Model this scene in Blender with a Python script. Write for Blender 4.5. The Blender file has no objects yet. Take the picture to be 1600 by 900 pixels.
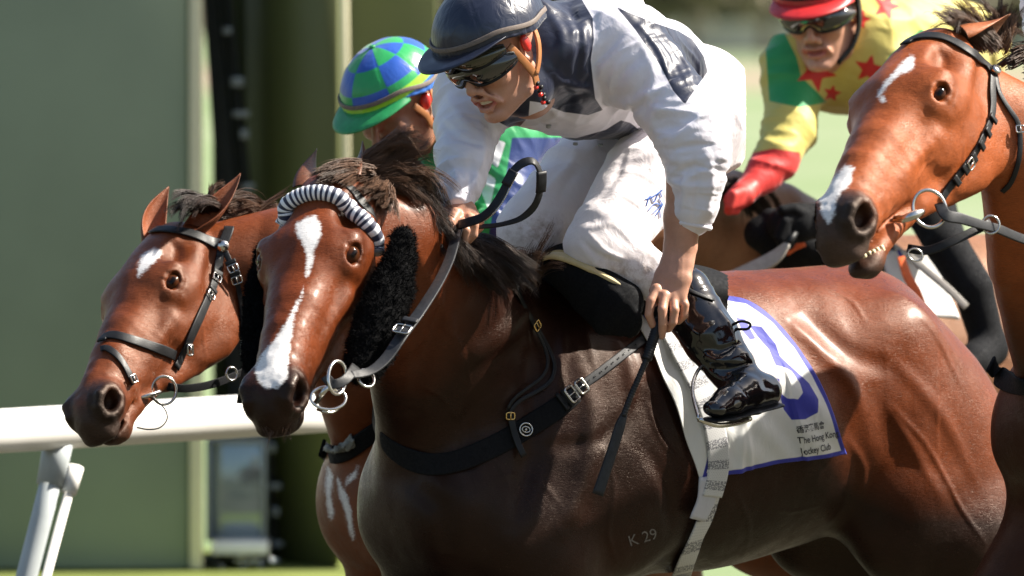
import bpy, math, random, time
import numpy as np
from math import radians as R_, pi as PI
T0 = time.time()
random.seed(7); np.random.seed(7)
S = bpy.context.scene
COL = S.collection
# ------------------------------------------------------------------ camera
FPX = 14800.0            # focal length in photo pixels (1600 wide)
DIST = 20.0              # camera to the plane y = 0
PITCH = math.radians(1.55)
CAMZ = 2.10
cam_d = bpy.data.cameras.new('camera'); cam = bpy.data.objects.new('camera', cam_d); COL.objects.link(cam)
cam.location = (0, -DIST, CAMZ); cam.rotation_euler = (math.radians(90) - PITCH, 0, 0)
cam_d.sensor_width = 36.0; cam_d.lens = 36.0 * FPX / 1600.0
cam_d.clip_start = 0.5; cam_d.clip_end = 6000
cam_d.dof.use_dof = True; cam_d.dof.focus_distance = DIST - 0.42
cam_d.dof.aperture_fstop = (cam_d.lens / 1000.0) / 0.062
S.camera = cam
# ------------------------------------------------------------------ light
SUN_DIR = np.array([0.70, 0.12, 0.70]); SUN_DIR /= np.linalg.norm(SUN_DIR)
SUN_EL = math.asin(SUN_DIR[2]); SUN_AZ = math.atan2(SUN_DIR[0], SUN_DIR[1])
W = bpy.data.worlds.new('World'); S.world = W; W.use_nodes = True
wn = W.node_tree.nodes; wl = W.node_tree.links
sky = wn.new('ShaderNodeTexSky'); sky.sky_type = 'NISHITA'; sky.sun_disc = False
sky.sun_elevation = SUN_EL; sky.sun_rotation = SUN_AZ
sky.air_density = 1.2; sky.dust_density = 2.5
wl.new(sky.outputs[0], wn['Background'].inputs[0]); wn['Background'].inputs[1].default_value = 0.066
sd = bpy.data.lights.new('sun', 'SUN'); sun = bpy.data.objects.new('sun', sd); COL.objects.link(sun)
sd.energy = 5.0; sd.angle = math.radians(0.5); sd.color = (1.0, 0.93, 0.82)
from mathutils import Vector, Matrix
sun.rotation_euler = Vector(SUN_DIR).to_track_quat('Z', 'Y').to_euler()
S.view_settings.view_transform = 'Standard'; S.view_settings.look = 'None'
S.view_settings.exposure = 1.28; S.view_settings.gamma = 1.0
S.cycles.use_denoising = True
S.cycles.max_bounces = 6; S.cycles.transparent_max_bounces = 6
# ------------------------------------------------------------------ pixel <-> space
_f = np.array([0, math.cos(PITCH), -math.sin(PITCH)]); _u = np.array([0, math.sin(PITCH), math.cos(PITCH)])
CP = np.array([0, -DIST, CAMZ])
U = 1.0 / 740.0
def P(px, py, y=0.0):
    r = _f + np.array([1, 0, 0]) * ((px - 800) / FPX) + _u * ((450 - py) / FPX)
    return CP + r * ((y + DIST) / r[1])
def PP(*pts): return np.array([P(*p) for p in pts])
def proj(X):
    q = np.asarray(X, float) - CP
    d = q @ _f
    return np.stack([800 + FPX * q[..., 0] / d, 450 - FPX * (q @ _u) / d], -1)
def nrm(v):
    v = np.asarray(v, float); return v / (np.linalg.norm(v, axis=-1, keepdims=True) + 1e-12)
def cr(pts, n):
    """Catmull-Rom resample of an (k, d) array into n rows"""
    p = np.asarray(pts, float)
    if len(p) == 2: return p[0] + (p[1] - p[0]) * np.linspace(0, 1, n)[:, None]
    q = np.vstack([2 * p[0] - p[1], p, 2 * p[-1] - p[-2]])
    L = np.concatenate([[0], np.cumsum(np.linalg.norm(np.diff(p[:, :3], axis=0), axis=1) + 1e-9)])
    t = np.interp(np.linspace(0, L[-1], n), L, np.arange(len(p)))
    i = np.clip(t.astype(int), 0, len(p) - 2); f = (t - i)[:, None]
    a, b, c, d = q[i], q[i + 1], q[i + 2], q[i + 3]
    return 0.5 * (2 * b + (c - a) * f + (2 * a - 5 * b + 4 * c - d) * f * f + (3 * b - a - 3 * c + d) * f ** 3)
# ------------------------------------------------------------------ noise
_rs = np.random.RandomState(3); _PERM = _rs.rand(32, 32, 32).astype(np.float32)
def vnoise(X, s=1.0, off=0.0):
    """smooth value noise in -1..1 at scale s (1/m)"""
    q = np.asarray(X, np.float32) * np.float32(s) + np.float32(off)
    i = np.floor(q).astype(np.int32); f = q - i; f = f * f * (3 - 2 * f); i &= 31; j = (i + 1) & 31
    x0, y0, z0 = i[:, 0], i[:, 1], i[:, 2]; x1, y1, z1 = j[:, 0], j[:, 1], j[:, 2]
    fx, fy, fz = f[:, 0], f[:, 1], f[:, 2]; N = _PERM
    a = N[x0, y0, z0] * (1 - fx) + N[x1, y0, z0] * fx; b = N[x0, y1, z0] * (1 - fx) + N[x1, y1, z0] * fx
    c = N[x0, y0, z1] * (1 - fx) + N[x1, y0, z1] * fx; d = N[x0, y1, z1] * (1 - fx) + N[x1, y1, z1] * fx
    return ((a * (1 - fy) + b * fy) * (1 - fz) + (c * (1 - fy) + d * fy) * fz) * 2 - 1
# ------------------------------------------------------------------ implicit bodies
class Field:
    def __init__(self): self.ops = []
    def _add(self, kind, lo, hi, fn, k, mode): self.ops.append((kind, np.asarray(lo, np.float32), np.asarray(hi, np.float32), fn, k, mode)); return self
    def ell(self, c, r, R=None, k=0.03, sub=False):
        c = np.asarray(c, np.float32); r = np.asarray(r, np.float32); R = np.eye(3, dtype=np.float32) if R is None else np.asarray(R, np.float32)
        e = np.sqrt(((R * r) ** 2).sum(1)); Rr = R
        def fn(X):
            q = (X - c) @ Rr; a = q / r; k0 = np.sqrt((a * a).sum(1)) + 1e-9; b = a / r; k1 = np.sqrt((b * b).sum(1)) + 1e-9
            return k0 * (k0 - 1) / k1
        return self._add('e', c - e, c + e, fn, k, 'sub' if sub else 'add')
    def loft(self, pts, hs, ws=None, up=None, k=0.03, sub=False, cap=1.0, kk=0.006):
        p = np.asarray(pts, np.float32); n = len(p)
        hs = np.broadcast_to(np.asarray(hs, np.float32), (n,)); ws = hs if ws is None else np.broadcast_to(np.asarray(ws, np.float32), (n,))
        iso = up is None
        ups = np.zeros((n, 3), np.float32) if iso else np.broadcast_to(np.asarray(up, np.float32), (n, 3))
        m = np.maximum(hs, ws).max(); lo = p.min(0) - m; hi = p.max(0) + m
        def fn(X):
            out = None
            for i in range(n - 1):
                a, b = p[i], p[i + 1]; ab = b - a; L2 = float(ab @ ab) + 1e-12
                t = np.clip(((X - a) @ ab) / L2, 0, 1); q = X - a - t[:, None] * ab
                h = hs[i] + (hs[i + 1] - hs[i]) * t
                if iso:
                    f = np.sqrt((q * q).sum(1)) - h
                else:
                    w = ws[i] + (ws[i + 1] - ws[i]) * t; d = ab / math.sqrt(L2)
                    u = ups[i] + (ups[i + 1] - ups[i]) * t[:, None]; u = u - (u @ d)[:, None] * d
                    u /= np.sqrt((u * u).sum(1))[:, None] + 1e-9; s = np.cross(u, d)
                    ax = q @ d; v = (q * u).sum(1); z = (q * s).sum(1); c = (h + w) * 0.5 * cap
                    k0 = np.sqrt((v / h) ** 2 + (z / w) ** 2 + (ax / c) ** 2) + 1e-9
                    k1 = np.sqrt((v / h ** 2) ** 2 + (z / w ** 2) ** 2 + (ax / c ** 2) ** 2) + 1e-9
                    f = k0 * (k0 - 1) / k1
                out = f if out is None else smin(out, f, kk)
            return out
        return self._add('l', lo, hi, fn, k, 'sub' if sub else 'add')
    def ridge(self, pts, width, amp):
        """raised (amp > 0) or sunk (amp < 0) line on the surface, tapering at both ends"""
        p = np.asarray(pts, np.float32); n = len(p); w = np.float32(width)
        lo = p.min(0) - 2.2 * w; hi = p.max(0) + 2.2 * w
        L = np.concatenate([[0], np.cumsum(np.linalg.norm(np.diff(p, axis=0), axis=1))]); L /= L[-1]
        def fn(X, d):
            best = np.full(len(X), 9.0, np.float32); tt = np.zeros(len(X), np.float32)
            for i in range(n - 1):
                a, b = p[i], p[i + 1]; ab = b - a; t = np.clip(((X - a) @ ab) / (float(ab @ ab) + 1e-12), 0, 1)
                q = X - a - t[:, None] * ab; e = (q * q).sum(1); m = e < best
                best[m] = e[m]; tt[m] = (L[i] + (L[i + 1] - L[i]) * t)[m]
            ta = np.sin(np.clip(tt, 0.03, 0.97) * np.pi) ** 0.5
            return d - amp * ta * np.exp(-best / (w * w) * 1.1)
        return self._add('r', lo, hi, fn, 0, 'mod')
    def mod(self, lo, hi, fn, fade=.03):
        lo = np.asarray(lo, np.float32); hi = np.asarray(hi, np.float32)
        def g(X, d):
            w = np.clip(np.minimum((X - lo).min(1), (hi - X).min(1)) / fade, 0, 1); w = w * w * (3 - 2 * w); return d + (fn(X, d) - d) * w
        return self._add('m', lo, hi, g, 0, 'mod')
    def merge(self, other): self.ops += other.ops; return self
    def ev(self, X, pad=0.02):
        X = np.asarray(X, np.float32); n = len(X)
        if getattr(self, '_n', -1) != len(self.ops):
            self._n = len(self.ops); self._lo = np.array([o[1] - o[4] for o in self.ops]); self._hi = np.array([o[2] + o[4] for o in self.ops])
        if n < 6000:
            l, h = X.min(0), X.max(0); act = np.nonzero(((self._lo - pad < h) & (self._hi + pad > l)).all(1))[0]
            return self._ev(X, pad, [self.ops[k] for k in act]) if len(act) else np.full(n, 0.6, np.float32)
        c = np.floor((X - X.min(0)) / .16).astype(np.int64); key = (c[:, 0] * 4096 + c[:, 1]) * 4096 + c[:, 2]; od = np.argsort(key, kind='stable'); ks = key[od]
        cut = np.concatenate([[0], np.nonzero(np.diff(ks))[0] + 1, [n]]); Xs = X[od]; out = np.full(n, 0.6, np.float32)
        def job(i):
            a, b = cut[i], cut[i + 1]; Y = Xs[a:b]; l, h = Y.min(0), Y.max(0)
            act = np.nonzero(((self._lo - pad < h) & (self._hi + pad > l)).all(1))[0]
            if len(act): out[a:b] = self._ev(Y, pad, [self.ops[k] for k in act])
        for i in range(len(cut) - 1): job(i)
        r = np.empty(n, np.float32); r[od] = out; return r
    def _ev(self, X, pad, ops):
        d = np.full(len(X), 0.6, np.float32)
        for kind, lo, hi, fn, k, mode in ops:
            g = pad + k
            m = ((X[:, 0] > lo[0] - g) & (X[:, 0] < hi[0] + g) & (X[:, 1] > lo[1] - g) & (X[:, 1] < hi[1] + g) & (X[:, 2] > lo[2] - g) & (X[:, 2] < hi[2] + g))
            if m.all(): 
                if mode == 'mod': d = fn(X, d)
                elif mode == 'add': d = smin(d, fn(X), k)
                else: d = -smin(-d, fn(X), k)
                continue
            idx = np.nonzero(m)[0]
            if not len(idx): continue
            Y = X[idx]; dd = d[idx]
            if mode == 'mod': d[idx] = fn(Y, dd)
            elif mode == 'add': d[idx] = smin(dd, fn(Y), k)
            else: d[idx] = -smin(-dd, fn(Y), k)
        return d
    def grad(self, X, e=0.0015, pad=0.02):
        X = np.asarray(X, np.float32); f0 = self.ev(X, pad); g = np.zeros_like(X)
        for a in range(3):
            Y = X.copy(); Y[:, a] += e; g[:, a] = (self.ev(Y, pad) - f0) / e
        return f0, g
    def snap(self, X, off=0.0, it=5):
        """move points to the surface raised by off; returns points, normals"""
        X = np.array(X, np.float32)
        for _ in range(it):
            f, g = self.grad(X, pad=0.12); l2 = (g * g).sum(1) + 1e-6
            X = X - (np.clip(f - off, -0.05, 0.05) / np.maximum(l2, 0.3))[:, None] * g
        f, g = self.grad(X, pad=0.12)
        return X.astype(float), nrm(g)
    def hit(self, pxpy, off=0.0, y0=-2.2, y1=2.5):
        """where the sight line through each pixel first meets the surface"""
        q = np.asarray(pxpy, float); rr = _f + np.outer((q[:, 0] - 800) / FPX, [1, 0, 0]) + np.outer((450 - q[:, 1]) / FPX, _u)
        rr = rr / rr[:, 1:2]; t = np.full(len(q), y0 + DIST); bestf = np.full(len(q), 9.); bt = t.copy()
        live = np.arange(len(q))
        for _ in range(90):
            tl = t[live]; X = CP + rr[live] * tl[:, None]; f = self.ev(X, pad=0.1) - off
            m = f < bestf[live]; bestf[live[m]] = f[m]; bt[live[m]] = tl[m]
            t[live] = np.where(f > 0.0004, np.minimum(tl + np.clip(f * 0.8, 0.0004, 0.09), y1 + DIST + .1), tl)
            live = live[(f > 0.0004) & (t[live] <= y1 + DIST)]
            if not len(live): break
        t = np.where(t > y1 + DIST, bt, t)
        X = CP + rr * t[:, None]; _, g = self.grad(X, pad=0.1)
        return X, nrm(g)
def smin(a, b, k):
    if k <= 0: return np.minimum(a, b)
    h = np.maximum(k - np.abs(a - b), 0) / k
    return np.minimum(a, b) - h * h * (k * 0.25)
def polygonise(F, lo, hi, cell, B=4, newton=1, thr=1.15):
    lo = np.asarray(lo, np.float64); hi = np.asarray(hi, np.float64); bs = cell * B
    nb = np.ceil((hi - lo) / bs).astype(int); N = nb * B + 3
    g = np.stack(np.meshgrid(*[np.arange(n) for n in nb], indexing='ij'), -1).reshape(-1, 3)
    c = lo + (g + 0.5) * bs
    f = F.ev(c, pad=bs * 1.6); g = g[np.abs(f) < bs * thr]
    o = np.stack(np.meshgrid(*[np.arange(B + 1)] * 3, indexing='ij'), -1).reshape(-1, 3)
    vs_all, id_all, cv_all = [], [], []
    for s in range(0, len(g), 12000):
        gg = g[s:s + 12000]; ijk = gg[:, None, :] * B + o[None]
        v = F.ev((lo + ijk.reshape(-1, 3) * cell), pad=cell * 2).reshape(len(gg), B + 1, B + 1, B + 1)
        cs = np.stack([v[:, a:a + B, b:b + B, c_:c_ + B] for a in (0, 1) for b in (0, 1) for c_ in (0, 1)], -1)
        neg = (cs < 0).sum(-1); mk = (neg > 0) & (neg < 8); w = np.nonzero(mk)
        cv = cs[mk]; loc = np.stack(w[1:], -1); gid = gg[w[0]] * B + loc
        id_all.append(gid); cv_all.append(cv)
    gid = np.concatenate(id_all); cv = np.concatenate(cv_all)
    corners = np.array([[a, b, c_] for a in (0, 1) for b in (0, 1) for c_ in (0, 1)], float)
    acc = np.zeros((len(gid), 3)); cnt = np.zeros(len(gid))
    for a in range(8):
        for ax, b in ((0, a | 4), (1, a | 2), (2, a | 1)):
            if b == a: continue
            m = (cv[:, a] < 0) != (cv[:, b] < 0); va, vb = cv[m, a], cv[m, b]; t = va / (va - vb)
            acc[m] += corners[a] + t[:, None] * (corners[b] - corners[a]); cnt[m] += 1
    V = lo + (gid + acc / cnt[:, None]) * cell
    key = (gid[:, 0].astype(np.int64) * N[1] + gid[:, 1]) * N[2] + gid[:, 2]
    order = np.argsort(key); sk = key[order]
    def look(G):
        kk = (G[:, 0].astype(np.int64) * N[1] + G[:, 1]) * N[2] + G[:, 2]
        p = np.clip(np.searchsorted(sk, kk), 0, len(sk) - 1); return np.where(sk[p] == kk, order[p], -1)
    quads = []
    for ax, cb in ((0, 4), (1, 2), (2, 1)):
        m = (cv[:, 0] < 0) != (cv[:, cb] < 0); G = gid[m]; s0 = cv[m, 0] < 0
        e1 = np.zeros(3, int); e2 = np.zeros(3, int); e1[(ax + 1) % 3] = 1; e2[(ax + 2) % 3] = 1
        q = np.stack([look(G - e1 - e2), look(G - e2), look(G), look(G - e1)], -1)
        q[~s0] = q[~s0][:, ::-1]; quads.append(q[(q >= 0).all(1)])
    Q = np.concatenate(quads)
    for _ in range(newton):
        f0, gr = F.grad(V, e=cell * 0.3); l2 = (gr * gr).sum(1) + 1e-6
        st = (f0 / np.maximum(l2, 0.25))[:, None] * gr; ln = np.linalg.norm(st, axis=1, keepdims=True) + 1e-9
        V = V - st * np.minimum(1, cell * 0.5 / ln)
    return V, Q
# ------------------------------------------------------------------ mesh helpers
def mesh_np(name, V, Q, smooth=True):
    V = np.asarray(V, np.float32); Q = np.asarray(Q, np.int32); k = Q.shape[1]
    me = bpy.data.meshes.new(name); me.vertices.add(len(V)); me.vertices.foreach_set('co', V.ravel())
    me.loops.add(Q.size); me.loops.foreach_set('vertex_index', Q.ravel()); me.polygons.add(len(Q))
    me.polygons.foreach_set('loop_start', np.arange(0, Q.size, k, dtype=np.int32))
    me.update(calc_edges=True); me.validate()
    if smooth: me.polygons.foreach_set('use_smooth', np.ones(len(me.polygons), bool))
    return me
def vattr(me, name, val):
    val = np.asarray(val, np.float32)
    if val.ndim == 1: a = me.attributes.new(name, 'FLOAT', 'POINT'); a.data.foreach_set('value', val)
    else:
        if val.shape[1] == 3: val = np.hstack([val, np.ones((len(val), 1), np.float32)])
        a = me.attributes.new(name, 'FLOAT_COLOR', 'POINT'); a.data.foreach_set('color', np.ascontiguousarray(val).ravel())
def verts(me):
    v = np.empty(len(me.vertices) * 3, np.float32); me.vertices.foreach_get('co', v); return v.reshape(-1, 3).astype(float)
def link(name, me, mat=None, parent=None, **kw):
    o = bpy.data.objects.new(name, me); COL.objects.link(o)
    if mat is not None:
        for m_ in (mat if isinstance(mat, (list, tuple)) else [mat]): me.materials.append(m_)
    if parent is not None:
        o.parent = parent; o.matrix_parent_inverse = PINV.get(parent.name, Matrix())
    for a, b in kw.items(): o[a] = b
    return o
PINV = {}
def thing(name, label, cat, loc, group=None):
    o = bpy.data.objects.new(name, None); COL.objects.link(o); o.location = tuple(float(c) for c in loc); o.empty_display_size = 0.1
    PINV[o.name] = Matrix.Translation(Vector([-float(c) for c in loc]))
    o['label'] = label; o['category'] = cat
    if group: o['group'] = group
    return o
def tag(o, label, cat, group=None):
    o['label'] = label; o['category'] = cat
    if group: o['group'] = group
    return o
def sd_poly(pt, poly):
    """signed pixel distance to a polygon, positive inside"""
    poly = np.asarray(poly, float); n = len(poly); d = np.full(len(pt), 1e9); ins = np.zeros(len(pt), bool)
    for i in range(n):
        a, b = poly[i], poly[(i + 1) % n]; ab = b - a; t = np.clip(((pt - a) @ ab) / (ab @ ab + 1e-9), 0, 1)
        q = pt - a - t[:, None] * ab; d = np.minimum(d, (q * q).sum(1))
        c = ((a[1] > pt[:, 1]) != (b[1] > pt[:, 1])); xs = (b[0] - a[0]) * (pt[:, 1] - a[1]) / (b[1] - a[1] + 1e-12) + a[0]
        ins ^= c & (pt[:, 0] < xs)
    d = np.sqrt(d); return np.where(ins, d, -d)
def sd_line(pt, line, w):
    line = np.asarray(line, float); d = np.full(len(pt), 1e9)
    for a, b in zip(line[:-1], line[1:]):
        ab = b - a; t = np.clip(((pt - a) @ ab) / (ab @ ab + 1e-9), 0, 1); q = pt - a - t[:, None] * ab; d = np.minimum(d, (q * q).sum(1))
    return w - np.sqrt(d)
def tube_arr(path, rad, seg=8, closed=False):
    p = np.asarray(path, float); n = len(p); rad = np.broadcast_to(np.asarray(rad, float), (n,))
    tan = nrm(np.roll(p, -1, 0) - np.roll(p, 1, 0)) if closed else nrm(np.gradient(p, axis=0))
    ref = np.array([0.13, 0.3, 0.94]); s = np.zeros((n, 3)); s[0] = nrm(np.cross(tan[0], ref))
    for i in range(1, n):
        v = s[i - 1] - (s[i - 1] @ tan[i]) * tan[i]; s[i] = nrm(v)
    t2 = np.cross(tan, s); ang = np.linspace(0, 2 * PI, seg, endpoint=False)
    V = p[:, None] + rad[:, None, None] * (np.cos(ang)[None, :, None] * s[:, None] + np.sin(ang)[None, :, None] * t2[:, None])
    V = V.reshape(-1, 3); Q = []; m = n if closed else n - 1
    i = np.repeat(np.arange(m), seg); j = np.tile(np.arange(seg), m); i2 = (i + 1) % n; j2 = (j + 1) % seg
    Q = np.stack([i * seg + j, i * seg + j2, i2 * seg + j2, i2 * seg + j], -1)
    if not closed:
        V = np.vstack([V, p[0], p[-1]]); a = n * seg
        jj = np.arange(seg); j3 = (jj + 1) % seg
        Q = np.vstack([Q, np.stack([np.full(seg, a), j3, jj, jj], -1)[:, [0, 1, 2, 2]], np.stack([np.full(seg, a + 1), (n - 1) * seg + jj, (n - 1) * seg + j3, (n - 1) * seg + j3], -1)])
    return V, Q
def q2t(Q):
    """quads (some degenerate) into triangles"""
    t = np.vstack([Q[:, [0, 1, 2]], Q[:, [0, 2, 3]]]); return t[(t[:, 0] != t[:, 1]) & (t[:, 1] != t[:, 2]) & (t[:, 0] != t[:, 2])]
def join(parts):
    Vs, Qs, o = [], [], 0
    for V, Q in parts: Vs.append(V); Qs.append(Q + o); o += len(V)
    return np.vstack(Vs), np.vstack(Qs)
def tube(name, path, rad, mat, parent=None, seg=8, closed=False, **kw):
    V, Q = tube_arr(path, rad, seg, closed); return link(name, mesh_np(name, V, q2t(Q)), mat, parent, **kw)
def ring_pts(c, ax, r, n=28, ry=None, xdir=None):
    ax = nrm(ax); x = nrm(np.cross(ax, [0.2, 0.5, 0.8])) if xdir is None else nrm(np.asarray(xdir) - np.dot(xdir, ax) * ax); y = np.cross(ax, x); t = np.linspace(0, 2 * PI, n, endpoint=False)
    return np.asarray(c) + r * np.cos(t)[:, None] * x + (ry or r) * np.sin(t)[:, None] * y
def strap_arr(path, nor, width, th=0.003, n=None):
    """flat strap with rounded edges; path (k,3), nor (k,3) outward"""
    path = np.asarray(path, float); nor = np.asarray(nor, float)
    if nor.ndim == 1: nor = np.broadcast_to(nor, path.shape)
    n = n or max(8, int(np.linalg.norm(np.diff(path, axis=0), axis=1).sum() / 0.008))
    w = np.broadcast_to(np.asarray(width, float), (len(path),))
    full = cr(np.hstack([path, nor, w[:, None]]), n); p = full[:, :3]; no = nrm(full[:, 3:6]); w = full[:, 6]
    tan = nrm(np.gradient(p, axis=0)); side = nrm(np.cross(tan, no)); no = np.cross(side, tan)
    sec = np.array([[-1, 0.25], [-.93, .85], [-.8, 1], [0, 1.0], [.8, 1], [.93, .85], [1, .25], [1, -.6], [.9, -1], [-.9, -1], [-1, -.6]])
    V = (p[:, None] + side[:, None] * (sec[:, 0] * 0.5)[None, :, None] * w[:, None, None] + no[:, None] * (sec[:, 1] * th * 0.5)[None, :, None]).reshape(-1, 3)
    k = len(sec); i = np.repeat(np.arange(n - 1), k); j = np.tile(np.arange(k), n - 1); j2 = (j + 1) % k
    Q = np.stack([i * k + j, (i + 1) * k + j, (i + 1) * k + j2, i * k + j2], -1)
    c0 = len(V); V = np.vstack([V, p[0], p[-1]]); jj = np.arange(k); j3 = (jj + 1) % k
    Q = np.vstack([Q, np.stack([np.full(k, c0), jj, j3, j3], -1), np.stack([np.full(k, c0 + 1), (n - 1) * k + j3, (n - 1) * k + jj, (n - 1) * k + jj], -1)])
    return V, Q
def strap(name, path, nor, width, mat, parent=None, th=0.003, **kw):
    V, Q = strap_arr(path, nor, width, th); return link(name, mesh_np(name, V, q2t(Q)), mat, parent, **kw)
def box_arr(c, ax, half):
    """box: ax rows are unit axes"""
    ax = np.asarray(ax, float); h = np.asarray(half, float)
    s = np.array([[x, y, z] for x in (-1, 1) for y in (-1, 1) for z in (-1, 1)], float) * h
    V = np.asarray(c) + s @ ax
    Q = np.array([[0, 1, 3, 2], [4, 6, 7, 5], [0, 4, 5, 1], [2, 3, 7, 6], [0, 2, 6, 4], [1, 5, 7, 3]]); return V, Q
def body(name, F, lo, hi, cell, mat, parent=None, attrs=None, newton=1, thr=1.15, **kw):
    V, Q = polygonise(F, lo, hi, cell, newton=newton, thr=thr); me = mesh_np(name, V, Q); V = verts(me)
    if attrs:
        for a, fn in attrs.items(): vattr(me, a, fn(V) if callable(fn) else fn)
    print('   body', name, len(V), round(time.time() - T0, 1)); return link(name, me, mat, parent, **kw)
class Frame:
    """origin + three unit axes (rows); scale"""
    def __init__(s, o, x, y_hint, sc=1.0):
        s.o = np.asarray(o, float); x = nrm(x); y = nrm(np.asarray(y_hint, float) - np.dot(y_hint, x) * x); s.M = np.array([x, y, np.cross(x, y)]); s.s = sc
    def p(s, v): return s.o + (np.asarray(v, float) @ s.M) * s.s
    def v(s, v): return np.asarray(v, float) @ s.M
    def loc(s, X): return ((np.asarray(X) - s.o) @ s.M.T) / s.s
    def rot(s, rx=0, ry=0, rz=0):
        """3x3 whose columns are the rotated axes in world"""
        m = (Matrix.Rotation(rz, 3, 'Z') @ Matrix.Rotation(ry, 3, 'Y') @ Matrix.Rotation(rx, 3, 'X'))
        return (s.M.T @ np.array(m))
# ------------------------------------------------------------------ materials
def mat(name):
    m = bpy.data.materials.new(name); m.use_nodes = True; nt = m.node_tree
    return m, nt, nt.nodes['Principled BSDF']
def N(nt, t, **kw):
    n = nt.nodes.new(t)
    for a, b in kw.items(): setattr(n, a, b)
    return n
def noise_tex(nt, scale, detail=3, rough=0.55, vec=None, dist=0.0):
    n = N(nt, 'ShaderNodeTexNoise'); n.inputs['Scale'].default_value = scale; n.inputs['Detail'].default_value = detail
    n.inputs['Roughness'].default_value = rough; n.inputs['Distortion'].default_value = dist
    if vec is None:
        tc = N(nt, 'ShaderNodeTexCoord'); nt.links.new(tc.outputs['Object'], n.inputs['Vector'])
    else: nt.links.new(vec, n.inputs['Vector'])
    return n
def mapped(nt, scale=(1, 1, 1), rot=(0, 0, 0)):
    tc = N(nt, 'ShaderNodeTexCoord'); mp = N(nt, 'ShaderNodeMapping'); nt.links.new(tc.outputs['Object'], mp.inputs[0])
    mp.inputs['Scale'].default_value = scale; mp.inputs['Rotation'].default_value = rot; return mp.outputs[0]
def mix(nt, fac, a, b, mode='MIX'):
    m = N(nt, 'ShaderNodeMix'); m.data_type = 'RGBA'; m.blend_type = mode
    for sock, v in ((m.inputs[0], fac), (m.inputs[6], a), (m.inputs[7], b)):
        if hasattr(v, 'links'): nt.links.new(v, sock)
        elif isinstance(v, (int, float)): sock.default_value = v
        else: sock.default_value = (*v, 1)
    return m.outputs[2]
def mrange(nt, v, a, b, c=0.0, d=1.0):
    m = N(nt, 'ShaderNodeMapRange'); nt.links.new(v, m.inputs[0]); m.inputs[1].default_value = a; m.inputs[2].default_value = b; m.inputs[3].default_value = c; m.inputs[4].default_value = d; return m.outputs[0]
def math_(nt, op, a, b):
    m = N(nt, 'ShaderNodeMath', operation=op)
    for s_, v in ((m.inputs[0], a), (m.inputs[1], b)):
        if hasattr(v, 'links'): nt.links.new(v, s_)
        else: s_.default_value = v
    return m.outputs[0]
def attr(nt, name, out='Fac'):
    a = N(nt, 'ShaderNodeAttribute'); a.attribute_name = name; return a.outputs[out]
def bump(nt, bs, h, strength=0.3, dist=0.002, prev=None):
    b = N(nt, 'ShaderNodeBump'); b.inputs['Strength'].default_value = strength; b.inputs['Distance'].default_value = dist
    nt.links.new(h, b.inputs['Height'])
    if prev is not None: nt.links.new(prev, b.inputs['Normal'])
    nt.links.new(b.outputs[0], bs.inputs['Normal']); return b.outputs[0]
def simple(name, col, rough=0.5, metal=0.0, var=0.15, scale=60, bmp=0.2, bdist=0.001, spec=0.5, coat=0.0, sheen=0.0):
    m, nt, b = mat(name); n = noise_tex(nt, scale, 4)
    c = mix(nt, mrange(nt, n.outputs[0], 0.3, 0.7), tuple(x * (1 - var) for x in col), tuple(min(1, x * (1 + var)) for x in col))
    nt.links.new(c, b.inputs['Base Color']); b.inputs['Metallic'].default_value = metal; b.inputs['Specular IOR Level'].default_value = spec
    n2 = noise_tex(nt, scale * 0.4, 3); nt.links.new(mrange(nt, n2.outputs[0], 0.3, 0.7, rough * 0.8, min(1, rough * 1.2)), b.inputs['Roughness'])
    b.inputs['Coat Weight'].default_value = coat; b.inputs['Sheen Weight'].default_value = sheen
    n3 = noise_tex(nt, scale * 4, 3); bump(nt, b, n3.outputs[0], bmp, bdist); return m
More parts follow.
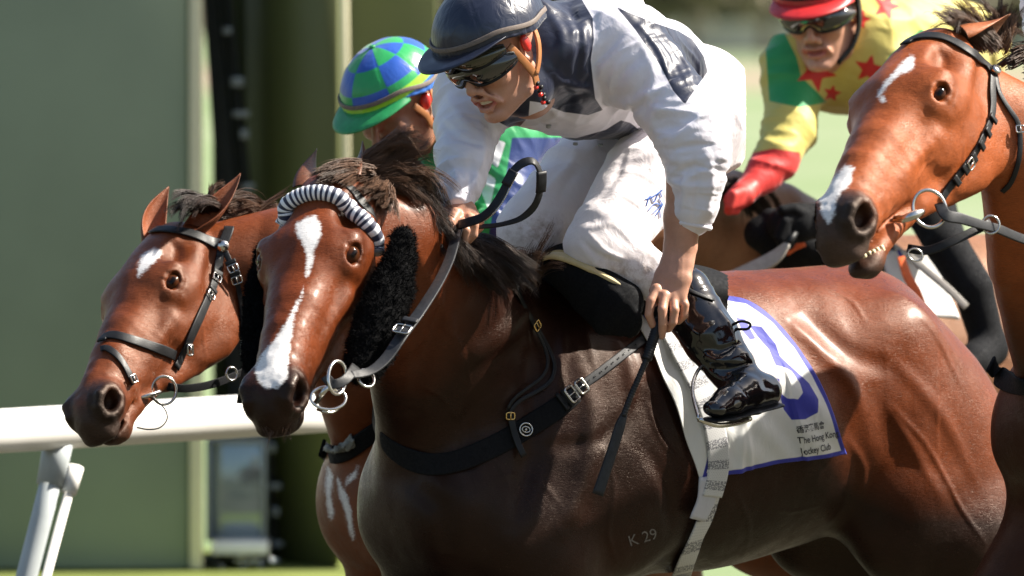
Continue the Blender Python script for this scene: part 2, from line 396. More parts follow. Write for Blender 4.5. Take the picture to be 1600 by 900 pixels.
def coat_mat(name, hair_rot=(0, 0.6, 0.4), gloss=0.36, spec=0.36, hb=0.7, coatw=.0):
    """horse coat: painted colour 'col', white marks where 'mark' > 0, short hair relief running with the body"""
    m, nt, b = mat(name)
    v = mapped(nt, (90, 90, 900), hair_rot); hair = noise_tex(nt, 1.0, 3, 0.7, v, 0.4)
    big = noise_tex(nt, 9, 4, 0.6); mid = noise_tex(nt, 60, 3, 0.6)
    base = attr(nt, 'col', 'Color')
    h1 = mix(nt, 1.0, base, mix(nt, mrange(nt, hair.outputs[0], 0.3, 0.7), (0.66, 0.60, 0.55), (1.34, 1.30, 1.25)), 'MULTIPLY')
    h2 = mix(nt, 1.0, h1, mix(nt, mrange(nt, big.outputs[0], 0.35, 0.65), (0.84, 0.82, 0.80), (1.14, 1.12, 1.1)), 'MULTIPLY')
    fl = noise_tex(nt, 420, 2, .5); fl2 = noise_tex(nt, 12, 3); h2 = mix(nt, math_(nt, 'MULTIPLY', mrange(nt, fl.outputs[0], .70, .76), mrange(nt, fl2.outputs[0], .48, .62, 0, .45)), h2, (.30, .22, .16))
    mk = math_(nt, 'ADD', math_(nt, 'ADD', attr(nt, 'mark'), mrange(nt, mid.outputs[0], 0.3, 0.7, -1.6, 1.6)), mrange(nt, hair.outputs[0], 0.3, 0.7, -3.0, 3.0))
    wcol = mix(nt, mrange(nt, hair.outputs[0], 0.3, 0.7), (0.60, 0.58, 0.57), (0.84, 0.82, 0.80))
    c = mix(nt, mrange(nt, mk, -2.4, 2.4), h2, wcol)
    nt.links.new(c, b.inputs['Base Color']); b.inputs['Specular IOR Level'].default_value = spec
    patch = noise_tex(nt, 16, 4, 0.65); rg = math_(nt, 'MULTIPLY', mrange(nt, hair.outputs[0], 0.3, 0.7, gloss * 0.75, gloss * 1.35), mrange(nt, patch.outputs[0], .35, .65, .82, 1.30)); nt.links.new(rg, b.inputs['Roughness'])
    b.inputs['Specular Tint'].default_value = (1.0, .74, .58, 1)
    b.inputs['Coat Weight'].default_value = coatw; b.inputs['Coat Roughness'].default_value = .27
    p = bump(nt, b, hair.outputs[0], hb, 0.0012); n4 = noise_tex(nt, 28, 4, 0.6); p = bump(nt, b, n4.outputs[0], 0.25, 0.006, p); vn = noise_tex(nt, 11, 2, .5, None, 1.2); rdg = math_(nt, 'ABSOLUTE', math_(nt, 'SUBTRACT', vn.outputs[0], .5), 0.0); vm = noise_tex(nt, 5, 2); bump(nt, b, math_(nt, 'MULTIPLY', mrange(nt, rdg, 0.0, .035, 1.0, 0.0), mrange(nt, vm.outputs[0], .48, .62)), 0.16, 0.0014, p)
    return m
def cloth_mat(name, rough=0.32, c0=(0.80, 0.80, 0.83), c1=(0.012, 0.018, 0.045), wave=0.35, weave=900, spec=0.5, sheen=0.2, extra=None, dirt=0.0, aniso=0.0):
    """satin: colour c0, colour c1 where attribute m1 > 0, further colours by extra = [(attr, colour)]"""
    m, nt, b = mat(name); n = noise_tex(nt, 25, 4, 0.6); c = c0
    cc = mix(nt, mrange(nt, n.outputs[0], 0.3, 0.7), tuple(x * 0.94 for x in c0), c0)
    for a, col in [('m1', c1)] + list(extra or []):
        cc = mix(nt, mrange(nt, attr(nt, a), -0.6, 0.6), cc, col)
    if dirt:
        dn = noise_tex(nt, 45, 5, 0.7); f = math_(nt, 'MULTIPLY', attr(nt, 'dirt'), mrange(nt, dn.outputs[0], 0.42, 0.68))
        cc = mix(nt, f, cc, (0.30, 0.21, 0.16))
    nt.links.new(cc, b.inputs['Base Color']); b.inputs['Roughness'].default_value = rough; b.inputs['Specular IOR Level'].default_value = spec
    b.inputs['Sheen Weight'].default_value = sheen; b.inputs['Sheen Roughness'].default_value = 0.4
    w = noise_tex(nt, weave, 1); p = bump(nt, b, w.outputs[0], 0.12, 0.0004)
    v = mapped(nt, (30, 55, 22), (0.5, 0.7, 0.2)); f = noise_tex(nt, 1.0, 3, 0.5, v, 1.2); bump(nt, b, f.outputs[0], wave, 0.006, p)
    return m
M = {}
M['coat_main'] = coat_mat('dark_bay_coat', gloss=0.32, coatw=.14, spec=.20)
M['coat_left'] = coat_mat('bay_coat', gloss=0.38)
M['coat_right'] = coat_mat('bright_bay_coat', gloss=0.40)
M['coat_back'] = coat_mat('brown_coat', gloss=0.42)
M['leather'] = simple('black_leather', (0.009, 0.0095, 0.011), 0.48, spec=.3, var=0.3, scale=80, bmp=0.5, bdist=0.0006)
M['leather_new'] = simple('black_rubber_rein', (0.014, 0.015, 0.018), 0.50, spec=.35, var=0.3, scale=120, bmp=0.5, bdist=0.0006)
M['patent'] = simple('black_patent_leather', (0.006, 0.006, 0.008), 0.13, var=0.2, scale=20, bmp=0.12, bdist=0.002, coat=0.6)
M['steel'] = simple('steel', (0.62, 0.60, 0.56), 0.22, metal=1.0, var=0.1)
M['brass'] = simple('brass', (0.75, 0.52, 0.20), 0.25, metal=1.0, var=0.1)
M['web'] = simple('black_webbing', (0.007, 0.0075, 0.009), 0.8, spec=.15, var=0.3, scale=400, bmp=0.6)
M['fleece'] = simple('black_sheepskin', (0.003, 0.003, 0.0035), 0.9, spec=.1, var=0.4, scale=200, bmp=0.8, bdist=0.003, sheen=0.0)
def hair_mat(name, a, b_, rough=0.45):
    m, nt, b = mat(name); r = attr(nt, 'rnd'); nt.links.new(mix(nt, r, a, b_), b.inputs['Base Color'])
    b.inputs['Roughness'].default_value = rough; b.inputs['Specular IOR Level'].default_value = 0.32; b.inputs['Anisotropic'].default_value = 0.3; return m
M['mane'] = hair_mat('dark_mane_hair', (0.010, 0.008, 0.008), (0.060, 0.034, 0.022))
M['mane_brown'] = hair_mat('brown_mane_hair', (0.03, 0.018, 0.012), (0.16, 0.085, 0.05))
m, nt, b = mat('horse_eye'); b.inputs['Roughness'].default_value = 0.06; b.inputs['Specular IOR Level'].default_value = 0.18
nt.links.new(mix(nt, mrange(nt, attr(nt, 'iris'), 0.0, 1.0), (0.004, 0.003, 0.003), (0.055, 0.017, 0.006)), b.inputs['Base Color']); M['eye'] = m
M['inner'] = simple('nostril_skin', (0.05, 0.012, 0.012), 0.5)
def skin_mat(name, c=(0.52, 0.27, 0.18)):
    m, nt, b = mat(name); n = noise_tex(nt, 30, 5); n2 = noise_tex(nt, 400, 3)
    c1 = mix(nt, mrange(nt, n.outputs[0], 0.3, 0.7), tuple(x * 0.86 for x in c), tuple(min(1, x * 1.1) for x in c))
    c1 = mix(nt, math_(nt, 'MULTIPLY', mrange(nt, n2.outputs[0], 0.55, 0.72), 0.25), c1, (0.42, 0.14, 0.08))
    c1 = mix(nt, mrange(nt, attr(nt, 'lip'), 0, 1), c1, (0.42, 0.11, 0.09))
    nt.links.new(c1, b.inputs['Base Color']); b.inputs['Roughness'].default_value = 0.45
    b.inputs['Subsurface Weight'].default_value = 0.12; b.inputs['Subsurface Radius'].default_value = (0.01, 0.004, 0.002); b.inputs['Subsurface Scale'].default_value = 0.6
    bump(nt, b, n2.outputs[0], 0.3, 0.0006); return m
M['skin'] = skin_mat('skin'); M['skin2'] = skin_mat('tanned_skin', (0.32, 0.15, 0.09))
# ------------------------------------------------------------------ horse anatomy
EYE = (.187, .105, -.058)
def head_frame(px, py, y, n, l, sc=1.0):
    """head whose left eye stands at P(px, py, y)"""
    fr = Frame((0, 0, 0), n, l, sc); fr.o = P(px, py, y) - fr.v(EYE) * sc
    for nm, q in (('poll', (0, 0, 0)), ('right orbit', (.187, -.11, -.05)), ('nostril', (.562, .06, -.08)), ('r nostril', (.562, -.06, -.08)), ('lip', (.63, 0, -.13)), ('chin', (.56, 0, -.185)), ('jaw', (.12, .06, -.25)), ('mid eye', (.187, 0, .015)), ('mid nose', (.45, 0, -.03))):
        print('   ', nm, [int(v) for v in proj(fr.p(q))], end=';')
    print(); return fr
def head_ops(F, fr, mouth=0.0, flare=1.0):
    """skull and soft parts; X to the nose, Y to the horse's left, Z out of the face"""
    s = fr.s
    def e(c, r, k=0.03, sub=False, rx=0, ry=0, rz=0): F.ell(fr.p(c), np.asarray(r) * s, fr.rot(rx, ry, rz), k * s, sub)
    def l(pts, h, w=None, up=(0, 0, 1), k=0.03, sub=False, cap=1.0): F.loft([fr.p(q) for q in pts], np.asarray(h) * s, None if w is None else np.asarray(w) * s, None if w is None else fr.v(up), k * s, sub, cap)
    e((.055, 0, -.075), (.12, .078, .085), .03)
    l([(.02, 0, -.05), (.10, 0, -.042), (.18, 0, -.045)], [.05, .060, .062], [.060, .082, .088], k=.04)
    l([(.17, 0, -.055), (.25, 0, -.058), (.33, 0, -.058), (.41, 0, -.062), (.50, 0, -.072), (.56, 0, -.082)], [.066, .060, .053, .047, .043, .040], [.088, .076, .063, .052, .045, .042], k=.04)
    l([(.16, 0, -.13), (.26, 0, -.125), (.36, 0, -.115), (.46, 0, -.108), (.53, 0, -.108)], [.085, .070, .052, .042, .038], [.076, .070, .060, .050, .040], k=.04)
    for g in (1, -1):
        e((.135, .056 * g, -.165), (.115, .030, .092), .035, ry=0.12)              # cheek plate
        e((.105, .060 * g, -.20), (.070, .026, .062), .04)
        e((.19, .066 * g, -.11), (.10, .030, .055), .03)
        l([(.16, .048 * g, -.232), (.24, .038 * g, -.215), (.34, .030 * g, -.185)], [.026, .026, .024], [.018, .018, .018], k=.035)
        l([(.265, .078 * g, -.092), (.32, .066 * g, -.094), (.375, .050 * g, -.098)], [.007, .005, .002], k=.035)   # facial crest
        e((.185, .070 * g, -.050), (.048, .034, .038), .045)                       # orbit
        l([(.135, .078 * g, -.040), (.165, .093 * g, -.024), (.20, .097 * g, -.026), (.228, .088 * g, -.046)], [.009, .011, .010, .008], k=.022)  # brow
        l([(.215, .090 * g, -.070), (.15, .092 * g, -.078), (.07, .083 * g, -.062), (.02, .07 * g, -.05)], [.008, .012, .013, .012], k=.03)       # cheek arch
        e((.105, .068 * g, -.014), (.034, .012, .016), .035, sub=True, rz=.25 * g)    # hollow above the eye
        # eye opening: a round cut filled by the ball, closed to an almond by the lids
        c = np.array([.193, .077, -.045]); d = nrm(np.array([.40, .78, .48])); e1 = nrm(np.array([1, 0, 0]) - d * d[0]); e2 = np.cross(d, e1) * -1; e2 = e2 if e2[2] > 0 else -e2
        def q(a_, b_, c_): v = c + d * a_ + e1 * b_ + e2 * c_; return (v[0], v[1] * g, v[2])
        F.ell(fr.p(q(.029, 0, 0)), np.array([.0225] * 3) * s, None, .006 * s, True)
        l([q(.018, -.0285, .002), q(.0265, -.014, .0145), q(.0285, .002, .0170), q(.0260, .016, .0125), q(.018, .0275, -.003)], [.0034, .0042, .0046, .0040, .0030], k=.009)
        l([q(.018, -.0285, .000), q(.0255, -.014, -.0150), q(.0270, .002, -.0172), q(.0245, .016, -.0135), q(.018, .0275, -.004)], [.0030, .0034, .0036, .0032, .0028], k=.009)
        l([q(.012, -.034, .014), q(.020, -.014, .0285), q(.021, .006, .0300), q(.015, .026, .021)], [.0026, .0032, .0032, .002], k=.008)
        l([q(.011, -.024, -.024), q(.016, -.004, -.031), q(.013, .016, -.027)], [.0024, .003, .002], k=.009)
    e((.550, 0, -.098), (.070, .042, .048), .03)
    e((.586, 0, -.110), (.030, .034, .028), .03)
    e((.602, 0, -.127), (.018, .028, .018), .02)
    fl = flare
    for g in (1, -1):
        e((.548, .038 * g, -.080), (.042 * fl, .024, .036 * fl), .025)
        e((.562, .066 * g, -.080), (.029 * fl, .034, .0225 * fl), .010, sub=True, ry=.5, rz=-.25 * g)
        l([(.545, .052 * g, -.054), (.572, .050 * g, -.050), (.594, .042 * g, -.066), (.596, .042 * g, -.088)], [.004, .005, .005, .004], k=.016)
        l([(.530, .053 * g, -.068), (.532, .055 * g, -.092), (.555, .055 * g, -.106), (.583, .049 * g, -.104)], [.003, .004, .004, .0035], k=.018)
        e((.586, .028 * g, -.132), (.022, .014, .014), .02)
    # lower jaw, swung open by mouth (radians) about the jaw joint
    def jw(q):
        c_, s_ = math.cos(mouth), math.sin(mouth); x, y, z = q[0] - .12, q[1], q[2] + .12
        return (.12 + c_ * x + s_ * z, y, -.12 - s_ * x + c_ * z)
    l([jw(q) for q in [(.30, 0, -.178), (.38, 0, -.168), (.46, 0, -.158), (.53, 0, -.156)]], [.028, .026, .024, .022], [.040, .037, .034, .030], k=.02 if mouth < .05 else .012)
    e(jw((.550, 0, -.158)), (.034, .030, .018), .018)
    e(jw((.535, 0, -.170)), (.026, .023, .018), .02)
    if mouth < 0.05:
        for g in (1, -1):
            l([(.465, .050 * g, -.128), (.52, .046 * g, -.137), (.575, .036 * g, -.146), (.615, .010 * g, -.152)], [.003, .004, .004, .004], k=.008, sub=True)
        l([(.50, 0, -.139), (.56, 0, -.147), (.61, 0, -.152)], [.003, .0035, .0035], [.05, .045, .03], k=.006, sub=True)
    else:
        m2 = mouth * .5
        l([(.47, 0, -.137), (.53, 0, -.140 - .05 * mouth), (.66, 0, -.150 - .30 * mouth)], [.002, .003 + .03 * mouth, .006 + .12 * mouth], [.060, .070, .080], k=.006, sub=True)
    for g in (1, -1):  # veins and creases
        F.ridge([fr.p(q) for q in [(.235, .083 * g, -.118), (.29, .074 * g, -.118), (.345, .062 * g, -.130), (.39, .055 * g, -.142)]], .004 * s, .0022 * s)
        F.ridge([fr.p(q) for q in [(.29, .074 * g, -.118), (.335, .064 * g, -.085), (.395, .050 * g, -.062), (.44, .044 * g, -.055)]], .0035 * s, .0020 * s)
        F.ridge([fr.p(q) for q in [(.395, .050 * g, -.062), (.42, .048 * g, -.090), (.455, .048 * g, -.10)]], .003 * s, .0016 * s)
        F.ridge([fr.p(q) for q in [(.16, .088 * g, -.13), (.20, .090 * g, -.15), (.22, .080 * g, -.19), (.235, .062 * g, -.225)]], .0045 * s, .0018 * s)
        for q in ((.440, -.113), (.455, -.120), (.47, -.112)):
            F.ridge([fr.p((q[0], .052 * g, q[1])), fr.p((q[0] + .018, .052 * g, q[1] - .016)), fr.p((q[0] + .03, .048 * g, q[1] - .030))], .003 * s, -.0012 * s)
    lo_, hi_ = fr.o - .75 * s, fr.o + .75 * s
    def skin(X, d):
        L = fr.loc(X); m = (L[:, 0] > -.02) & (L[:, 0] < .72) & (L[:, 2] > -.33); o = d.copy()
        if m.any():
            Y = L[m].astype(np.float32); w = np.clip((Y[:, 0] - .25) / .2, 0, 1)
            o[m] = d[m] - (vnoise(Y, 30) * .0010 + vnoise(Y, 75, 5.) * .0006 * (0.4 + w) + vnoise(Y, 150, 9.) * .0003 * w) * s
        return o
    F.mod(lo_, hi_, skin)
def head_cols(fr, X, base, muzzle=(.012, .009, .008), mz=.50, eyedark=0.5, glow=None):
    L = fr.loc(X); x, y, z = L[:, 0], np.abs(L[:, 1]), L[:, 2]; b = np.tile(np.asarray(base, float), (len(X), 1))
    inh = (x > -.1) & (x < .75) & (z > -.35) & (z < .2) & (y < .2)
    n = vnoise(L, 22) * .02 + vnoise(L, 60, 3.) * .01
    t = np.clip((x + n * 1.6 - mz) / .11 + np.clip(-z - .10, 0, .1) * 1.2 * (x > .38), 0, 1) * inh; t = t * t * (3 - 2 * t)
    b = b * (1 - t[:, None]) + np.asarray(muzzle) * t[:, None]
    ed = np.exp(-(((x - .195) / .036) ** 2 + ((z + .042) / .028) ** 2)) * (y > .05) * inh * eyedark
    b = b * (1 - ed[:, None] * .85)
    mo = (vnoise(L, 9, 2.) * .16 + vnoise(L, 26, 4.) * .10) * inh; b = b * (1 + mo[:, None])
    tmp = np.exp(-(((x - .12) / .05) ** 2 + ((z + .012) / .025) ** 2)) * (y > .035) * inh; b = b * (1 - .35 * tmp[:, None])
    nd = np.clip((0.058 - np.hypot(x - .562, (z + .080))) / .02, 0, 1) * (y > .02) * inh
    b = b * (1 - nd[:, None] * .75)
    return b
def horse_eyes(fr, parent):
    s = fr.s
    for g in (1, -1):
        c = fr.p((.1955, .0812 * g, -.0423)); r = .0272 * s
        u, v = np.meshgrid(np.linspace(0, PI, 25), np.linspace(0, 2 * PI, 36, endpoint=False), indexing='ij')
        ax = fr.v((.40, .78 * g, .48)); ax = nrm(ax); a1 = nrm(np.cross(ax, fr.v((1, 0, 0)))); a2 = np.cross(ax, a1)
        bulge = 1 + .05 * np.exp(-(u / .55) ** 2)
        V = c + r * bulge[..., None] * (np.cos(u)[..., None] * ax + np.sin(u)[..., None] * (np.cos(v)[..., None] * a1 + np.sin(v)[..., None] * a2))
        V = V.reshape(-1, 3); n, m_ = 25, 36; i = np.repeat(np.arange(n - 1), m_); j = np.tile(np.arange(m_), n - 1); j2 = (j + 1) % m_
        Q = np.stack([i * m_ + j, (i + 1) * m_ + j, (i + 1) * m_ + j2, i * m_ + j2], -1)
        me = mesh_np('eye', V, Q); uu = u.reshape(-1); vv = v.reshape(-1)
        pup = np.hypot(np.sin(uu) * np.cos(vv) / .20, np.sin(uu) * np.sin(vv) / .34)
        vattr(me, 'iris', np.clip((pup - .9) * 3, 0, 1) * np.clip((.80 - np.sin(uu)) * 5, 0, 1))
        link('eye', me, M['eye'], parent)
def horse_ear(fr, parent, g, mt, base, tip_dir, open_dir, length=.155, width=.036, base_c=(.09, .035, .018), inner_c=(.22, .10, .07)):
    """cupped ear: base point in head space, tip direction and opening direction in world"""
    s = fr.s; b = fr.p(base); t = nrm(tip_dir); o = nrm(np.asarray(open_dir) - np.dot(open_dir, t) * t); w = np.cross(t, o)
    nu, nv = 22, 17; u = np.linspace(0, 1, nu); V = []; inn = []
    for layer in (0, 1):
        for a in u:
            wd = width * s * (0.72 + 1.15 * a - 1.0 * a ** 2) * (1 - a ** 2.0) ** .9 + .001; cup = np.interp(a, [0, .3, .7, 1], [2.3, 1.75, 1.2, .4])
            curl = .012 * s * math.sin(a * PI) ; th = (.0035 * (1 - .55 * a)) * s * (1 if layer else 0)
            for k in range(nv):
                q = (k / (nv - 1) * 2 - 1) * cup
                R = wd / max(math.sin(min(cup, 1.57)), .35); 
                p = b + t * (length * s * a) + w * (R - th) * math.sin(q) - o * (R - th) * (math.cos(q) - math.cos(cup) * .5) + o * (R * .35) + w * g * curl + o * (-.018 * s * a * a)
                V.append(p); inn.append(layer)
    V = np.array(V); Q = []
    for L in (0, 1):
        for i in range(nu - 1):
            for k in range(nv - 1):
                a = L * nu * nv + i * nv + k; q = [a, a + 1, a + nv + 1, a + nv]; Q.append(q if L == 0 else q[::-1])
    def st(i, k, L): return L * nu * nv + i * nv + k
    for i in range(nu - 1):
        Q.append([st(i, 0, 0), st(i + 1, 0, 0), st(i + 1, 0, 1), st(i, 0, 1)]); Q.append([st(i, nv - 1, 1), st(i + 1, nv - 1, 1), st(i + 1, nv - 1, 0), st(i, nv - 1, 0)])
    for k in range(nv - 1): Q.append([st(nu - 1, k, 0), st(nu - 1, k + 1, 0), st(nu - 1, k + 1, 1), st(nu - 1, k, 1)])
    me = mesh_np('ear', V, np.array(Q)); inn = np.array(inn)[:, None]
    aa = np.tile(np.repeat(u, nv), 2)[:, None]
    col = np.where(inn > 0, np.array(inner_c), np.array(base_c)) * (1 - .6 * np.clip(aa * 1.4 - .5, 0, 1)); vattr(me, 'col', col); vattr(me, 'mark', np.full(len(V), -9.))
    return link('ear', me, mt, parent)
def hair(name, guides, n, mt, parent, r0=.0007, spread=.012, seg=14, curl=.010, lenvar=.35, frizz=.002, seed=1, tipr=.25, locks=None, **kw):
    """strands gathered in locks about guide curves; each guide: (k, 3) points"""
    rs = np.random.RandomState(seed); Vs, Qs, Rn = [], [], []; off = 0; G = [cr(g, seg) for g in guides]; nl = locks or max(8, n // 28); L = []
    t = np.linspace(0, 1, seg)[:, None]
    for i in range(nl):
        gi = rs.randint(len(G)); gj = min(max(gi + rs.choice([-1, 1]), 0), len(G) - 1); f = rs.rand() * .55; p = G[gi][:, :3] * (1 - f) + G[gj][:, :3] * f
        o = rs.normal(0, 1, 3) * spread * .9; o2 = rs.normal(0, 1, 3) * spread * 1.5; ph = rs.rand(3) * 6.28
        p = p + o * (1 - .4 * t) + o2 * t ** 1.4 + curl * t ** 1.1 * np.sin(t * (2.5 + 3 * rs.rand()) + ph); L.append((p, 1 - rs.rand() * lenvar, rs.rand()))
    for i in range(n):
        p0, cut, tone = L[rs.randint(nl)]; p = p0 + rs.normal(0, 1, 3) * spread * .38 * (1 - .80 * t) + np.cumsum(rs.normal(0, frizz, (seg, 3)), 0) * .4
        if rs.rand() < .06: p = p + rs.normal(0, 1, 3) * spread * 1.6 * t ** 2
        c_ = cut * (1 - rs.rand() * .12); m_ = np.linspace(0, c_ * (seg - 1), seg); i0 = np.clip(m_.astype(int), 0, seg - 2); p = p[i0] + (p[i0 + 1] - p[i0]) * (m_ - i0)[:, None]
        rad = r0 * (.7 + .6 * rs.rand()) * (1 - (1 - tipr) * np.linspace(0, 1, seg) ** 1.5)
        V, Q = tube_arr(p, rad, 3); V = V[:-2]; Q = Q[(Q < seg * 3).all(1)]
        Vs.append(V); Qs.append(Q + off); off += len(V); Rn.append(np.full(len(V), np.clip(tone * .6 + rs.rand() * .35, 0, 1)))
    me = mesh_np(name, np.vstack(Vs), np.vstack(Qs)); vattr(me, 'rnd', np.concatenate(Rn)); return link(name, me, mt, parent, **kw)
class BodyFrame:
    """horse trunk: a forward from the withers, b to its left, z up"""
    def __init__(s, w, yaw): s.w = np.asarray(w, float); s.h = np.array([-math.cos(yaw), -math.sin(yaw), 0]); s.l = np.array([math.sin(yaw), -math.cos(yaw), 0]); s.yaw = yaw; s.M = np.array([s.h, s.l, [0, 0, 1.]])
    def p(s, a, b, z): return s.w + s.h * a + s.l * b + np.array([0, 0, z])
    def loc(s, X): return (np.asarray(X) - s.w) @ s.M.T
    def rot(s, rx=0, ry=0, rz=0): return s.M.T @ np.array(Matrix.Rotation(rz, 3, 'Z') @ Matrix.Rotation(ry, 3, 'Y') @ Matrix.Rotation(rx, 3, 'X'))
def trunk_ops(F, B, hind=True, fore=True):
    def e(c, r, k=.08, sub=False, rx=0, ry=0, rz=0): F.ell(B.p(*c), r, B.rot(rx, ry, rz), k, sub)
    def l(pts, h, k=.05, sub=False, w=None, up=None): F.loft([B.p(*q) for q in pts], h, w, up, k, sub)
    Z = np.array([0, 0, 1.])
    e((-.28, 0, -.33), (.60, .265, .305), .05)                 # rib cage
    e((-.56, 0, -.30), (.42, .245, .225), .10, ry=-.06)          # flank and belly
    e((.10, 0, -.44), (.34, .20, .28), .10)                    # chest
    F.loft([B.p(.02, 0, -.10), B.p(-.12, 0, -.075), B.p(-.32, 0, -.12), B.p(-.6, 0, -.12), B.p(-.78, 0, -.10)], [.11, .075, .10, .11, .10], [.075, .05, .13, .15, .14], Z, .10)
    for g in (1, -1):
        e((.09, .115 * g, -.36), (.17, .090, .30), .06, ry=-.38)    # shoulder blade
        e((-.02, .165 * g, -.46), (.17, .075, .17), .07, ry=.3)     # triceps
        e((.29, .095 * g, -.48), (.13, .105, .15), .06)             # breast muscle
        e((.17, .15 * g, -.54), (.12, .09, .13), .06)               # point of shoulder
    if hind:
        e((-.75, 0, -.225), (.29, .235, .19), .10, ry=-.12)            # croup
        for g in (1, -1):
            e((-.76, .155 * g, -.14), (.10, .075, .075), .07)      # point of hip
            e((-.88, .125 * g, -.42), (.22, .135, .27), .08, ry=.2)
            e((-.97, .13 * g, -.56), (.19, .105, .24), .08, ry=.45)
            e((-.80, .165 * g, -.52), (.13, .075, .15), .07, ry=-.5)  # stifle
def ride_legs(F, B, fore, hind):
    for g, pts, rad in fore + hind:
        F.loft([B.p(a, b * g, z) for a, b, z in pts], rad, None, None, .06)
# ================================================================== setting
def gcol(name, c1, c2, scale, rough=0.9, c3=None, s3=0.05):
    m, nt, b = mat(name); n = noise_tex(nt, scale, 6, 0.6); n3 = noise_tex(nt, s3, 4, 0.6)
    c = mix(nt, mrange(nt, n.outputs[0], .35, .65), c1, c2)
    if c3: c = mix(nt, mrange(nt, n3.outputs[0], .4, .6), c, c3)
    nt.links.new(c, b.inputs['Base Color']); b.inputs['Roughness'].default_value = rough; b.inputs['Specular IOR Level'].default_value = .2
    bump(nt, b, n.outputs[0], .5, .02); return m
def sheet(name, x0, x1, y0, y1, z, mt, nx=2, ny=2, **kw):
    xs = np.linspace(x0, x1, nx); ys = np.linspace(y0, y1, ny); V = np.array([[x, y, z] for y in ys for x in xs])
    Q = np.array([[j * nx + i, j * nx + i + 1, (j + 1) * nx + i + 1, (j + 1) * nx + i] for j in range(ny - 1) for i in range(nx - 1)])
    return link(name, mesh_np(name, V, Q, False), mt, None, **kw)
M['turf'] = gcol('turf', (.14, .21, .085), (.18, .24, .11), 3.0, c3=(.24, .28, .17), s3=.02)
M['near_turf'] = gcol('near_turf', (.045, .050, .026), (.075, .072, .045), 3.0, c3=(.09, .08, .055), s3=.3)
sheet('ground', -2500, 2500, -60, 4500, 0.0, M['turf'], kind='structure')
sheet('course', -200, 200, -40, 14, 0.004, M['near_turf'], kind='structure')  # unseen near strip, added darker than the turf to cut green bounce
M['dirt'] = gcol('infield_track', (.26, .20, .14), (.32, .26, .19), 1.0)
sheet('track', -2500, 2500, 330, 520, 0.004, M['dirt'], kind='structure')
M['gpaint'] = simple('green_painted_panel', (.22, .27, .18), .5, var=.12, scale=1.3, bmp=.1)
M['olive'] = simple('olive_painted_panel', (.135, .15, .055), .5, var=.06, scale=2.0, bmp=.1)
M['cream'] = simple('cream_edge_trim', (.75, .70, .46), .5, var=.05)
M['white_pl'] = simple('white_plastic', (.82, .80, .76), .35, var=.03, scale=10, bmp=.1)
M['grey_pl'] = simple('grey_metal', (.35, .37, .37), .4, metal=.3, var=.1)
M['black_st'] = simple('dark_cable', (.02, .022, .02), .4, var=.2)
M['chrome'] = simple('bright_bracket', (.8, .8, .78), .18, metal=1.0)
def bevel_box(name, x0, x1, y0, y1, z0, z1, mt, parent=None, bv=.006, **kw):
    V, Q = box_arr(((x0 + x1) / 2, (y0 + y1) / 2, (z0 + z1) / 2), np.eye(3), ((x1 - x0) / 2, (y1 - y0) / 2, (z1 - z0) / 2))
    o = link(name, mesh_np(name, V, Q, False), mt, parent, **kw); b = o.modifiers.new('edge', 'BEVEL'); b.width = bv; b.segments = 2; return o
def zx(px, py, y): p = P(px, py, y); return p[0], p[2]
# the green finishing post: two tall slabs with a recess between them
YP = 9.0
fp = thing('finishing_post', 'tall green painted post with cream edges and a recessed cable tray behind the rail', 'finishing post', (zx(300, 450, YP)[0], YP, 0))
xl, _ = zx(-420, 450, YP); xa, _ = zx(296, 450, YP); xb, _ = zx(316, 450, YP); xc, _ = zx(385, 450, YP + .8); xd, _ = zx(526, 450, YP); xe, _ = zx(543, 450, YP)
zb = zx(0, 889, YP)[1]; ZT = 3.4
for k, (a, b_) in enumerate([(zb, ZT)]):
    bevel_box('front_panel', xl, xa - .004, YP, YP + .9, a, b_, M['gpaint'], fp)
bevel_box('edge_trim', xa, xb, YP - .02, YP + .06, zb, ZT, M['cream'], fp)
bevel_box('recess_panel', xb + .003, xc + .6, YP + .9, YP + 1.0, zb, ZT, M['olive'], fp)
V, Q = box_arr((0, 0, 0), np.eye(3), (1, 1, 1)); V = np.array([[xc if v[0] < 0 else xd, (YP + .75 if v[0] < 0 else YP + .1) if v[1] < 0 else YP + .88, zb if v[2] < 0 else ZT] for v in V])
link('angled_panel', mesh_np('angled_panel', V, Q, False), M['olive'], fp)
xt0 = zx(500, 0, YP)[0]; xt1 = zx(543, 0, YP)[0]
V, Q = box_arr((0, 0, 0), np.eye(3), (1, 1, 1)); V = np.array([[(xd if v[2] > 0 else xd + .03) if v[0] < 0 else (xe - .012 if v[2] > 0 else xe + .02), YP + .02 if v[1] < 0 else YP + .1, zb if v[2] < 0 else ZT] for v in V])
link('edge_trim', mesh_np('edge_trim', V, Q, False), M['cream'], fp)
# cable tray in the recess
lad = thing('cable_tray', 'dark cable tray with bright clamps running down the recess of the green post', 'cable tray', P(370, 450, YP + .6))
tube('cable', cr(PP((340, -60, YP + .55), (352, 60, YP + .55), (366, 180, YP + .55), (378, 300, YP + .55), (396, 480, YP + .55), (414, 650, YP + .55), (424, 760, YP + .55), (432, 870, YP + .55)), 30), .016, M['black_st'], lad)
tube('cable', cr(PP((352, -60, YP + .5), (364, 60, YP + .5), (376, 180, YP + .5), (388, 300, YP + .5), (404, 480, YP + .5), (420, 650, YP + .5), (430, 870, YP + .5)), 30), .011, M['black_st'], lad)
V, Q = strap_arr(PP((332, -60, YP + .7), (356, 300, YP + .7), (390, 880, YP + .7)), np.array([0, -1., 0]), .075, .01)
link('tray_plate', mesh_np('tray_plate', V, q2t(Q)), M['grey_dark'] if 'grey_dark' in M else M['black_st'], lad)
